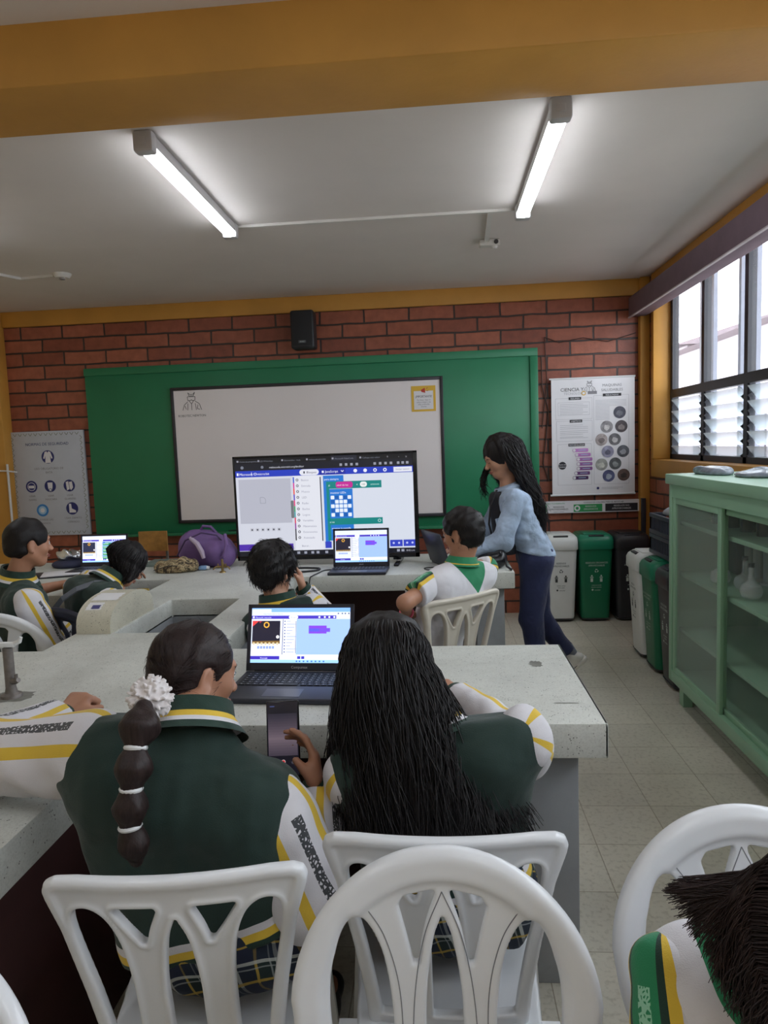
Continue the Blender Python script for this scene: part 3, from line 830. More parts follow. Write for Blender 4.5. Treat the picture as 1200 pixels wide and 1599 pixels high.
# what stands in the cabinet
LAB = GLASS('lab_glass', (.80, .86, .88), .22, .03); DARKB = M('dark_bottle', srgb(34, 34, 40), .15, var=.2); CHARC = M('charcoal_plastic', srgb(52, 54, 62), .4)
rnd = random.Random(5)
for k in range(11):
    y = 3.72-k*.085
    t = thing('reagent_bottle', 'dark reagent bottle standing on the top shelf of the green cabinet', 'bottle', (1.47+.06*(k % 2), y, 1.031), 0, 'dark bottles on the top cabinet shelf')
    h_ = rnd.uniform(.11, .13)
    mb = MB(); mb.lathe([(.0001, 0), (.034, 0), (.036, .006), (.036, h_*.62), (.03, h_*.74), (.014, h_*.8), (.014, h_*.88)], n=18); mb.build('body', DARKB, t)
    mb = MB(); mb.cyl((0, 0, h_*.86), (0, 0, h_), .018, .017, 14); mb.build('cap', CHARC, t)
for k, y in enumerate((3.52, 3.36, 3.18, 2.98, 2.75)):
    t = thing('round_flask', 'clear round glass flask on the middle shelf of the green cabinet', 'flask', (1.40+.05*(k % 2), y, .746), 0, 'round flasks in the cabinet')
    mb = MB(); mb.lathe([(.0001, .001), (.02, .002), (.042, .016), (.05, .04), (.044, .066), (.02, .084), (.013, .095), (.013, .15), (.017, .153), (.011, .15), (.011, .096), (.018, .082), (.041, .065), (.047, .04), (.04, .017), (.0001, .004)], n=24)
    mb.build('flask_body', LAB, t)
    mb = MB(); mb.cyl((0, 0, .148), (0, 0, .168), .0125, .0145, 14); mb.build('stopper', CHARC, t)
GCYL = M('frosted_grey_plastic', srgb(160, 168, 172), .3, var=.05)
for k, y in enumerate((3.70, 3.60, 3.49, 3.36, 3.2, 3.0)):
    t = thing('measuring_cylinder', 'tall pale measuring cylinder behind the flasks in the green cabinet', 'cylinder', (1.62, y, .746), 0, 'measuring cylinders in the cabinet')
    mb = MB(); mb.cyl((0, 0, 0), (0, 0, .012), .04, .038, 18); mb.build('foot', GCYL, t)
    mb = MB(); mb.lathe([(.025, .012), (.026, .235), (.031, .24), (.023, .236), (.022, .015)], n=18); mb.build('tube', GCYL, t)
t = thing('microscope_box', 'dark charcoal box on the middle shelf at the rear of the green cabinet', 'box', (1.655, 3.80, .746))
mb = MB(); mb.box((0, 0, .11), (.16, .1, .22), 0, None, .006); mb.build('box_body', CHARC, t)
mb = MB(); mb.box((0, 0, .232), (.165, .105, .022), 0, None, .006); mb.build('box_lid', CHARC, t)
# plastic bags lying on top of the cabinet
PLBAG = M('grey_plastic_film', srgb(120, 128, 140), .22, var=.35, scale=30, bump=.3, bscale=40)
def bag(name, label, c, r, seed):
    f = Field((c[0]-r[0]-.03, c[1]-r[1]-.03, c[2]-.012), (c[0]+r[0]+.03, c[1]+r[1]+.03, c[2]+r[2]+.04), .006)
    f.ell((c[0], c[1], c[2]+r[2]*.3), r, k=0); f.noise(.010, 46, seed, (1, 1, 2)); f.plane((0, 0, c[2]+.0005), (0, 0, -1))
    return tag(field_obj(name, f, PLBAG), label, 'bag')
bag('plastic_bag', 'crumpled grey plastic bag on the cabinet top nearer the brick corner', (1.44, 3.72, 1.29), (.08, .16, .035), 3)
bag('plastic_bag', 'flatter crumpled grey plastic bag on the cabinet top under the window mullion', (1.52, 3.40, 1.29), (.10, .17, .028), 8)

# ------------------------------------------------------------------ recycling bins
BW = M('white_bin_plastic', srgb(226, 228, 226), .35, var=.03); BG = M('green_bin_plastic', srgb(22, 112, 78), .35, var=.05); BK = M('black_bin_plastic', srgb(46, 46, 50), .35, var=.05)
BGL = M('green_lid_plastic', srgb(30, 128, 96), .3, var=.05); INKD = M('dark_print', srgb(60, 66, 66), .6, var=0); INKL = M('pale_print', srgb(206, 220, 212), .6, var=0)
def recycle(sh, u, v, r, m, L=1):
    """three bent arrows"""
    k = sh.W/sh.H
    for i in range(3):
        a = radians(90+120*i)
        p = lambda rr, an: (u+rr*r*cos(a+an), v-rr*r*k*sin(a+an))
        sh.poly([p(.62, -.75), p(1.0, -.62), p(1.0, .28), p(.62, .42)], m, L); sh.poly([p(1.25, .22), p(.81, .98), p(.4, .35)], m, L)
def make_bin(label, mat, lidmat, ink, words_, loc, rz):
    """front faces local -Y; foot at local origin"""
    t = thing('recycling_bin', label, 'bin', loc, rz, 'recycling bins'); H = .64
    def ring(w, d, z, r=.035):
        out = []
        for cx, cy, a0 in ((w/2-r, d/2-r, 0), (-w/2+r, d/2-r, 90), (-w/2+r, -d/2+r, 180), (w/2-r, -d/2+r, 270)):
            for i in range(5):
                a = radians(a0+22.5*i); out.append((cx+r*cos(a), cy+r*sin(a), z))
        return out
    def loft(rings, m=0, mb=None):
        mb = mb or MB(); vs = [p for r in rings for p in r]; n = len(rings[0]); fs = []
        for i in range(len(rings)-1):
            for j in range(n): fs.append((i*n+j, i*n+(j+1) % n, (i+1)*n+(j+1) % n, (i+1)*n+j))
        fs.append(tuple(range(n))[::-1]); fs.append(tuple((len(rings)-1)*n+j for j in range(n)))
        mb.add(vs, fs, m); return mb
    loft([ring(.22, .28, .03), ring(.225, .285, .05), ring(.265, .345, H-.02), ring(.265, .345, H)]).build('body', mat, t)
    mb = loft([ring(.274, .365, H-.035), ring(.279, .37, H-.03), ring(.279, .37, H+.035, .04), ring(.275, .35, H+.06, .05), ring(.24, .30, H+.08, .05)])
    lid = mb.build('lid', lidmat, t)
    mb = MB(); mb.box((0, -.03, H+.083), (.19, .2, .012), 0, None, .005); mb.build('flap', lidmat, lid)
    mb = MB(); mb.box((0, -.152, H+.074), (.12, .03, .014), 0, None, .005); mb.build('handle', BK if mat is not BK else CHARC, lid)
    mb = loft([ring(.21, .27, .012), ring(.23, .29, .03)]); mb.build('base', BK, t)
    for sx in (-1, 1):
        mb = MB(); mb.cyl((sx*.085-.01, .10, .022), (sx*.085+.01, .10, .022), .022, None, 14); mb.build('wheel', BK, t)
    y0, y1, z0, z1 = -.146, -.1735, .12, H-.06
    sh = Sheet((-.11, -.1725, z1), (1, 0, 0), (0, .0245, -(z1-z0)), .22, sqrt((z1-z0)**2+.0245**2), .0008)
    for i, w_ in enumerate(words_[:2]): sh.text(w_, .5, .20+.05*i, .045, ink, 1, 'c', .8)
    recycle(sh, .5, .33, .07, ink)
    for uu in (.33, .67):
        sh.rect(uu-.06, .44, uu+.06, .455, ink); sh.rect(uu-.045, .465, uu+.045, .53, ink); sh.disc(uu, .42, .03, ink)
    for i, w_ in enumerate(words_[2:]): sh.text(w_, .5, .60+.036*i, .03, ink, 1, 'c', .8)
    sh.disc(.36, .675, .035, ink); sh.text('reciclar', .43, .69, .035, ink, 1)
    sh.build('print', t); return t
WD = ['RESIDUOS', 'APROVECHABLES', 'plastico, carton', 'vidrio, papel']; GD = ['RESIDUOS ORGANICOS', 'APROVECHABLES', 'restos de comida', 'desechos agricolas']; KD = ['RESIDUOS NO', 'APROVECHABLES', 'papel higienico', 'servilletas']
make_bin('white recycling bin against the brick wall beside the woman in denim', BW, BW, INKD, WD, (.985, 5.80, 0), 0)
make_bin('green recycling bin against the brick wall below the paper banner', BG, BGL, INKL, GD, (1.268, 5.80, 0), 0)
make_bin('black recycling bin against the brick wall in the corner', BK, BK, INKL, KD, (1.552, 5.80, 0), 0)
make_bin('white recycling bin on the window side, edge on, lid facing the aisle', BW, BW, INKD, WD, (1.485, 4.77, 0), radians(-90))
make_bin('green recycling bin between a white and a black one on the window side', BG, BGL, INKL, GD, (1.485, 4.455, 0), radians(-90))
make_bin('black recycling bin standing next to the green cabinet', BK, BK, INKL, KD, (1.49, 4.14, 0), radians(-90))
CRATE = M('navy_crate_plastic', srgb(58, 62, 76), .4, var=.06)
for k, (z, lb) in enumerate(((.737, 'dark slotted plastic crate standing on the bins beside the cabinet'), (.869, 'dark plastic crate stacked on top of another beside the cabinet'))):
    t = thing('plastic_crate', lb, 'crate', (1.545, 4.42, z), 0, 'dark crates on the bins'); w, d, hh = .30, .42, .13
    mb = MB(); mb.box((0, 0, .006), (w*.92, d*.94, .01)); mb.build('floor', CRATE, t)
    for (c, s_) in (((-w/2, 0), (.008, d)), ((w/2, 0), (.008, d)), ((0, -d/2), (w, .008)), ((0, d/2), (w, .008))):
        mb = MB(); L = max(s_); n = int(L/.03); ax_ = 0 if s_[0] > s_[1] else 1
        for i in range(n+1):
            p = [c[0], c[1], hh/2]; p[ax_] += -L/2+L*i/n; q = [.010, .010, hh]; mb.box(p, q)
        for z_ in (.015, hh-.012): mb.box((c[0], c[1], z_), (s_[0]+.012, s_[1]+.012, .026), 0, None, .003)
        mb.build('side', CRATE, t)
f = Field((1.38, 4.22, .98), (1.71, 4.62, 1.10), .008); f.ell((1.545, 4.42, 1.008), (.13, .18, .05), k=0); f.noise(.010, 40, 5); f.plane((0, 0, 1.002), (0, 0, -1))
tag(field_obj('folded_cloth', f, M('grey_cloth', srgb(150, 152, 158), .8, var=.12)), 'crumpled grey cloth on top of the dark crates', 'cloth')

# ------------------------------------------------------------------ board wall
BRDG = M('green_board_paint', srgb(36, 122, 84), .42, var=.07, scale=2.5, bump=.05, bscale=12)
gb = thing('green_board', 'wide green painted board fixed to the brick wall behind the whiteboard', 'board', (-1.1, 5.94, .79))
mb = MB(); mb.lohi((-3.08, 5.945, .79), (.86, 5.985, 2.268), b=.004); mb.build('panel', BRDG, gb, True)
mb = MB(); mb.lohi((-3.08, 5.93, 2.205), (.865, 5.95, 2.27), b=.004); mb.lohi((.80, 5.93, .79), (.865, 5.95, 2.205), b=.004); mb.build('frame', BRDG, gb, True)
mb = MB(); mb.lohi((-3.08, 5.88, .775), (.865, 5.95, .80), b=.004); mb.build('chalk_ledge', BRDG, gb, True)
mb = MB(); mb.lohi((-1.85, 5.9, .80), (-1.66, 5.93, .812), b=.003); tag(mb.build('board_marker', M('dark_marker', srgb(20, 60, 44), .5)), 'dark marker lying on the green ledge under the whiteboard', 'marker')
WB = M('whiteboard_enamel', srgb(236, 229, 230), .25, var=.02, scale=1.5); WBF = M('dark_frame', srgb(42, 40, 46), .4)
wb = thing('whiteboard', 'long white marker board with a thin black frame on the green board', 'whiteboard', (-1.12, 5.93, .89))
x0, x1, z0, z1 = -2.288, .055, .895, 2.056
mb = MB(); mb.lohi((x0, 5.92, z0), (x1, 5.944, z1)); mb.build('surface', WB, wb, True)
for lo, hi in (((x0-.014, 5.91, z0-.014), (x0+.014, 5.944, z1+.014)), ((x1-.014, 5.91, z0-.014), (x1+.014, 5.944, z1+.014)), ((x0, 5.91, z0-.014), (x1, 5.944, z0+.014)), ((x0, 5.91, z1-.014), (x1, 5.944, z1+.014))):
    mb = MB(); mb.lohi(lo, hi, b=.005); mb.build('frame', WBF, wb, True)
INK = M('black_ink', srgb(40, 38, 44), .6, var=0); INK2 = M('grey_ink', srgb(128, 126, 132), .6, var=0); INK3 = M('light_grey_ink', srgb(176, 174, 180), .6, var=0)
PAPERW = M('white_poster_paper', srgb(226, 224, 228), .5, var=.02); MUST = M('mustard_print', srgb(222, 178, 60), .5, var=.02); RED = M('red_print', srgb(190, 60, 50), .5, var=0)
def robot_emblem(sh, u0, v0, w, h, ink, L=1):
    """line drawing: hatted figure over a row of letters"""
    P = lambda a, b: (u0+a*w, v0+b*h); lw = .022*w
    ln = lambda pts: sh.line([P(*p) for p in pts], lw, ink, L)
    ln([(.36, .02), (.40, .16), (.60, .16), (.66, .0)]); ln([(.36, .02), (.44, .10), (.58, .10), (.66, .0)])
    ln([(.33, .20), (.67, .20), (.66, .36), (.55, .38), (.5, .33), (.45, .38), (.34, .36), (.33, .20)])
    ln([(.40, .38), (.5, .52), (.60, .38)]); ln([(.34, .42), (.18, .56), (.10, .80)]); ln([(.66, .40), (.84, .52), (.93, .80)])
    ln([(.34, .5), (.32, .8)]); ln([(.5, .52), (.5, .8)]); ln([(.66, .5), (.7, .8)]); ln([(.78, .56), (.74, .74), (.86, .78)]); ln([(.2, .6), (.26, .76)])
sh = Sheet((-2.25, 5.9195, 2.03), (1, 0, 0), (0, 0, -1), .26, .24, .0006)
robot_emblem(sh, .12, .02, .78, .8, INK); sh.text('ROBOTEC NEWTON', .5, .90, .115, INK, 1, 'c', .95); sh.build('emblem', wb, True)
# yellow notice on the whiteboard
nt = thing('notice_card', 'small yellow bordered IMPORTANTE card stuck on the whiteboard', 'notice', (-.10, 5.918, 1.78))
mb = MB(); mb.lohi((-.20, 5.9165, 1.78), (0.005, 5.9195, 1.995)); mb.build('card', MUST, nt, True)
sh = Sheet((-.20, 5.9163, 1.995), (1, 0, 0), (0, 0, -1), .205, .215, .0005)
sh.rect(.10, .20, .90, .92, PAPERW); sh.poly([(.40, .16), (.56, .08), (.58, .28), (.42, .24)], RED, 2); sh.line([(.62, .12), (.68, .08)], .02, RED, 2); sh.line([(.62, .20), (.70, .2)], .02, RED, 2)
sh.text('¡IMPORTANTE!', .5, .46, .125, INK, 2, 'c', .8)
for i, w_ in enumerate(('Por favor, dejar el', 'tablero limpio y las', 'sillas ordenadas', 'Gracias')): sh.text(w_, .5, .58+.085*i, .085, INK2, 2, 'c', .85)
sh.build('print', nt, True)
# loudspeaker
sp = thing('wall_speaker', 'black loudspeaker mounted high on the bricks above the board', 'speaker', (-1.088, 5.86, 2.49)); SPK = M('black_speaker_plastic', srgb(36, 36, 40), .5)
mb = MB(); mb.box((-1.088, 5.86, 2.492), (.198, .16, .315), 0, None, .02, 3); mb.build('housing', SPK, sp, True)
mb = MB(); mb.box((-1.088, 5.776, 2.50), (.172, .012, .28), 0, None, .005); mb.build('grille', M('black_mesh', srgb(28, 28, 32), .7, bump=.5, bscale=400), sp, True)
mb = MB(); mb.bar((-1.088, 5.93, 2.49), (-1.088, 6.0, 2.49), .06, .1); mb.build('bracket', SPK, sp, True)
sh = Sheet((-1.12, 5.7698, 2.40), (1, 0, 0), (0, 0, -1), .064, .022); sh.rect(0, 0, 1, 1, M('badge_grey', srgb(84, 84, 90), .5)); sh.text('AVEC', .5, .8, .8, INKL, 2, 'c'); sh.build('badge', sp, True)

# safety poster
po = thing('safety_poster', 'pale safety rules poster with round blue pictograms next to the green board', 'poster', (-3.49, 5.98, .80))
GREYP = M('pale_grey_poster', srgb(190, 194, 204), .35, var=.03); GARL = M('olive_garland_print', srgb(118, 120, 96), .5, var=.2, scale=60)
NAVY = M('navy_print', srgb(40, 46, 110), .45, var=0); SKYB = M('azure_print', srgb(60, 130, 196), .45, var=0); PALEB = M('pale_blue_print', srgb(160, 196, 224), .45, var=0)
mb = MB(); mb.lohi((-3.835, 5.968, .80), (-3.145, 5.995, 1.742), b=.002); mb.build('board', GREYP, po, True)
sh = Sheet((-3.835, 5.9675, 1.742), (1, 0, 0), (0, 0, -1), .69, .942, .0007)
for i in range(13):
    for v in (.03, .972):
        sh.line([(.05+.07*i, v-.012), (.075+.07*i, v+.012), (.10+.07*i, v-.012)], .006, GARL)
for i in range(18):
    for u in (.035, .965):
        sh.line([(u-.014, .05+.05*i), (u+.014, .07+.05*i), (u-.014, .09+.05*i)], .006, GARL)
sh.text('NORMAS DE SEGURIDAD', .5, .135, .038, NAVY, 1, 'c', 1.0)
def coat(u, v, s_):
    sh.poly([(u-.3*s_, v-.36*s_), (u-.1*s_, v-.42*s_), (u, v-.3*s_), (u+.1*s_, v-.42*s_), (u+.3*s_, v-.36*s_), (u+.5*s_, v+.1*s_), (u+.36*s_, v+.14*s_), (u+.24*s_, v-.1*s_), (u+.3*s_, v+.44*s_), (u-.3*s_, v+.44*s_), (u-.24*s_, v-.1*s_), (u-.36*s_, v+.14*s_), (u-.5*s_, v+.1*s_)], PAPERW, 2)
sh.disc(.5, .245, .086, NAVY); coat(.5, .245, .13)
sh.text('USO OBLIGATORIO DE', .5, .365, .028, INK2, 1, 'c'); sh.text('BATA', .5, .402, .028, INK2, 1, 'c')
for u, a, b, k in ((.245, 'USAR', 'GAFAS', 0), (.5, 'USAR', 'MASCARA', 1), (.76, 'USAR', 'GUANTES', 2)):
    sh.disc(u, .525, .078, NAVY); sh.text(a, u, .625, .026, INK2, 1, 'c'); sh.text(b, u, .66, .026, INK2, 1, 'c')
    if k == 0:
        sh.disc(u, .525, .055, PAPERW, 2); sh.disc(u, .525, .048, NAVY, 3); sh.rect(u-.04, .515, u+.04, .54, PAPERW, 4)
    elif k == 1:
        sh.poly([(u-.035, .49), (u+.035, .49), (u+.03, .54), (u+.015, .575), (u-.015, .575), (u-.03, .54)], PAPERW, 2); sh.disc(u, .56, .02, NAVY, 3); sh.disc(u, .56, .014, PAPERW, 4)
    else:
        sh.poly([(u-.045, .49), (u-.01, .482), (u, .56), (u-.035, .57)], PAPERW, 2); sh.poly([(u+.0, .49), (u+.04, .485), (u+.05, .545), (u+.02, .57), (u+.005, .55)], PAPERW, 3)
sh.disc(.37, .755, .082, SKYB); sh.disc(.37, .755, .055, PALEB, 2); sh.disc(.37, .755, .03, PAPERW, 3)
sh.disc(.775, .745, .082, NAVY); sh.poly([(.735, .70), (.765, .70), (.77, .745), (.825, .765), (.825, .785), (.735, .785)], PAPERW, 2)
sh.text('LAVARSE LAS', .40, .855, .026, INK2, 1, 'c'); sh.text('MANOS', .40, .89, .026, INK2, 1, 'c')
sh.text('USAR ZAPATO', .78, .845, .026, INK2, 1, 'c'); sh.text('CERRADO', .78, .882, .026, INK2, 1, 'c')
sh.build('print', po, True)
t = thing('wall_conduit', 'thin white upright conduit with a cable tie left of the safety poster', 'conduit', (-3.83, 5.96, .2))
mb = MB(); mb.tube([(-3.80, 5.845, 1.46), (-3.80, 5.845, .5)], .010, 8); mb.build('pipe', CW, t, True)
mb = MB(); mb.tube([(-4.09, 5.84, 1.40), (-3.9, 5.835, 1.405), (-3.80, 5.832, 1.40), (-3.75, 5.90, 1.385)], .007, 6); mb.build('cable', CW, t, True)

# science poster (roller banner)
po = thing('science_poster', 'white hanging science poster with purple bars and round photos above the bins', 'poster', (1.31, 5.96, 1.02))
x0, x1, z0, z1 = .975, 1.66, 1.03, 2.0
mb = MB(); mb.lohi((x0, 5.95, z0), (x1, 5.953, z1)); mb.build('banner', PAPERW, po, True)
mb = MB(); mb.cyl((x0-.015, 5.952, z1+.004), (x1+.005, 5.952, z1+.004), .008, None, 10); mb.cyl((x0-.015, 5.952, z0-.004), (x1+.005, 5.952, z0-.004), .008, None, 10); mb.build('batten', WHITE_PLASTIC, po, True)
sh = Sheet((x0, 5.9495, z1), (1, 0, 0), (0, 0, -1), x1-x0, z1-z0, .0007)
sh.text('CIENCIA Y', .11, .105, .042, INK, 1); sh.text('TECNOLOGIA', .15, .135, .03, INK3, 1); sh.text('MAQUINAS', .73, .075, .032, INK2, 1, 'c'); sh.text('SALUDABLES', .73, .115, .032, INK2, 1, 'c')
robot_emblem(sh, .37, .02, .18, .12, INK); sh.rect(.44, .11, .55, .135, INK2, 1); sh.disc(.39, .125, .028, MUST, 1); sh.disc(.39, .125, .016, PAPERW, 2)
def boxline(u0, v0, u1, v1): sh.line([(u0, v0), (u1, v0), (u1, v1), (u0, v1), (u0, v0)], .003, INK3)
boxline(.05, .165, .49, .345); boxline(.06, .36, .49, .535); boxline(.07, .56, .48, .915); boxline(.51, .15, .93, .915); boxline(.08, .20, .46, .31)
for u0, u1, v, w_ in ((.21, .36, .155, 'RESUMEN'), (.22, .37, .35, 'OBJETIVOS'), (.20, .40, .555, 'METODOLOGIA'), (.62, .84, .135, 'RESULTADOS')):
    sh.rect(u0, v, u1, v+.024, INK, 2); sh.text(w_, (u0+u1)/2, v+.019, .018, PAPERW, 3, 'c')
for v in [.215+.014*i for i in range(7)]+[.395, .41, .425, .445, .46, .475, .495, .505]:
    sh.rect(.10, v, .44-.06*((v*100) % 2 > 1), v+.003, INK3)
for v in [.19+.012*i for i in range(5)]: sh.rect(.53, v, .90, v+.003, INK3)
for v in [.25+.013*i for i in range(9)]: sh.rect(.53, v, .70, v+.003, INK3)
for i in range(7):
    q = i/6; c = tuple(a*(1-q)+b*q for a, b in zip(srgb(196, 130, 200), srgb(70, 26, 86)))
    m_ = M('purple_bar_%s' % 'abcdefg'[i], c, .5, var=0); o = (.05, .08, .10, .10, .10, .07, .05)[i]
    v = .60+.04*i; sh.rrect(.22+o, v, .39+o, v+.03, .012, m_, 2); sh.disc(.22+o, v+.015, .022, m_, 3); sh.disc(.22+o, v+.015, .018, PAPERW, 4); sh.rect(.27+o, v+.012, .36+o, v+.017, PALEB, 4)
sh.disc(.125, .745, .048, INK, 2); sh.text('PLAN DE', .125, .742, .015, PAPERW, 3, 'c'); sh.text('TRABAJO', .125, .762, .015, PAPERW, 3, 'c')
for i, (u, v, c, c2) in enumerate(((.82, .30, (70, 70, 84), (110, 110, 120)), (.665, .42, (150, 146, 150), (200, 196, 196)), (.84, .42, (74, 66, 70), (140, 130, 130)), (.60, .53, (170, 158, 156), (120, 110, 110)), (.76, .53, (110, 108, 112), (196, 194, 196)), (.675, .635, (140, 138, 160), (90, 90, 110)), (.86, .635, (84, 86, 94), (150, 150, 158)), (.60, .745, (150, 150, 144), (200, 200, 190)), (.765, .74, (90, 94, 96), (140, 146, 146)), (.685, .845, (80, 84, 120), (170, 176, 190)), (.865, .84, (96, 76, 70), (60, 48, 46)))):
    ma = M('photo_tone_%s' % 'abcdefghijk'[i], srgb(*c), .5, var=.45, scale=22); mc = M('photo_detail_%s' % 'abcdefghijk'[i], srgb(*c2), .5, var=.3, scale=30)
    sh.disc(u, v, .074, ma, 2); sh.poly([(u+.05*(p[0]), v+.035*(p[1])) for p in blob(0, .2, .8, .7, i+3, 12)], mc, 3)
sh.rect(.60, .945, .86, .948, INK3); sh.rect(.60, .955, .8, .958, INK3); sh.disc(.555, .95, .016, NAVY); sh.build('print', po, True)
# bin banner under the poster
po = thing('bin_banner', 'narrow banner with white, green and black panels under the science poster', 'sign', (1.3, 5.97, .87))
mb = MB(); mb.lohi((.86, 5.965, .872), (1.70, 5.985, .974)); mb.build('board', PAPERW, po, True)
sh = Sheet((.86, 5.9648, .974), (1, 0, 0), (0, 0, -1), .84, .102, .0008)
GRN = M('leaf_green_print', srgb(46, 150, 84), .5, var=0)
sh.text('SEPARA TUS RESIDUOS', .05, .24, .17, GRN, 1); sh.text('CODIGO DE COLORES PARA EL RECICLAJE', .45, .22, .17, INK, 1)
sh.rect(.06, .3, .08, .9, GRN); sh.text('RESIDUOS', .2, .55, .2, INK, 1, 'c'); sh.text('APROVECHABLES', .2, .74, .2, INK, 1, 'c'); sh.text('papel y carton', .2, .92, .15, INK2, 1, 'c')
sh.rect(.35, .30, .635, .93, GRN); sh.disc(.385, .62, .03, PAPERW, 2); sh.disc(.385, .62, .015, GRN, 3); sh.text('RESIDUOS', .52, .55, .2, PAPERW, 2, 'c'); sh.text('ORGANICOS', .52, .78, .2, PAPERW, 2, 'c')
sh.rect(.665, .30, .985, .93, INK); sh.text('RESIDUOS NO', .825, .55, .2, PAPERW, 2, 'c'); sh.text('APROVECHABLES', .825, .78, .2, PAPERW, 2, 'c'); recycle(sh, .045, .65, .028, GRN, 2)
sh.build('print', po, True)
mb = MB(); mb.lohi((1.702, 5.89, .50), (1.735, 5.928, .985), b=.003); tag(mb.build('black_stake', BLACK_METAL), 'narrow black upright strip in the corner next to the bin banner', 'strip')
mb = MB()
mb.tube([(.90, 5.985, 2.2), (.905, 5.985, 1.95), (.955, 5.985, 1.75), (.93, 5.985, 1.5), (.905, 5.985, 1.3), (.95, 5.985, 1.15)], .005, 6)
mb.tube([(.93, 5.985, 2.36), (1.05, 5.985, 2.31), (1.25, 5.985, 2.34), (1.45, 5.985, 2.30), (1.68, 5.985, 2.36)], .004, 6)
mb.tube([(.93, 5.985, 2.36), (.945, 5.985, 2.0), (.90, 5.985, 1.6)], .004, 6)
tag(mb.build('wall_cable', M('brown_cable', srgb(70, 44, 38), .6)), 'thin dark cable wandering over the bricks near the science poster', 'cable')

# ------------------------------------------------------------------ screens
_em = {}
def E_(r, g, b, k=1.0):
    key = (r, g, b, k)
    if key not in _em:
        _em[key] = EMIT('pixel_%03d_%03d_%03d' % (r, g, b), srgb(r, g, b), k)
    return _em[key]
BLKP = M('black_glossy_plastic', srgb(20, 20, 24), .22, var=0); LIDP = M('dark_grey_laptop', srgb(46, 48, 58), .4, var=.03); KEYP = M('black_key', srgb(24, 24, 28), .5, var=0)

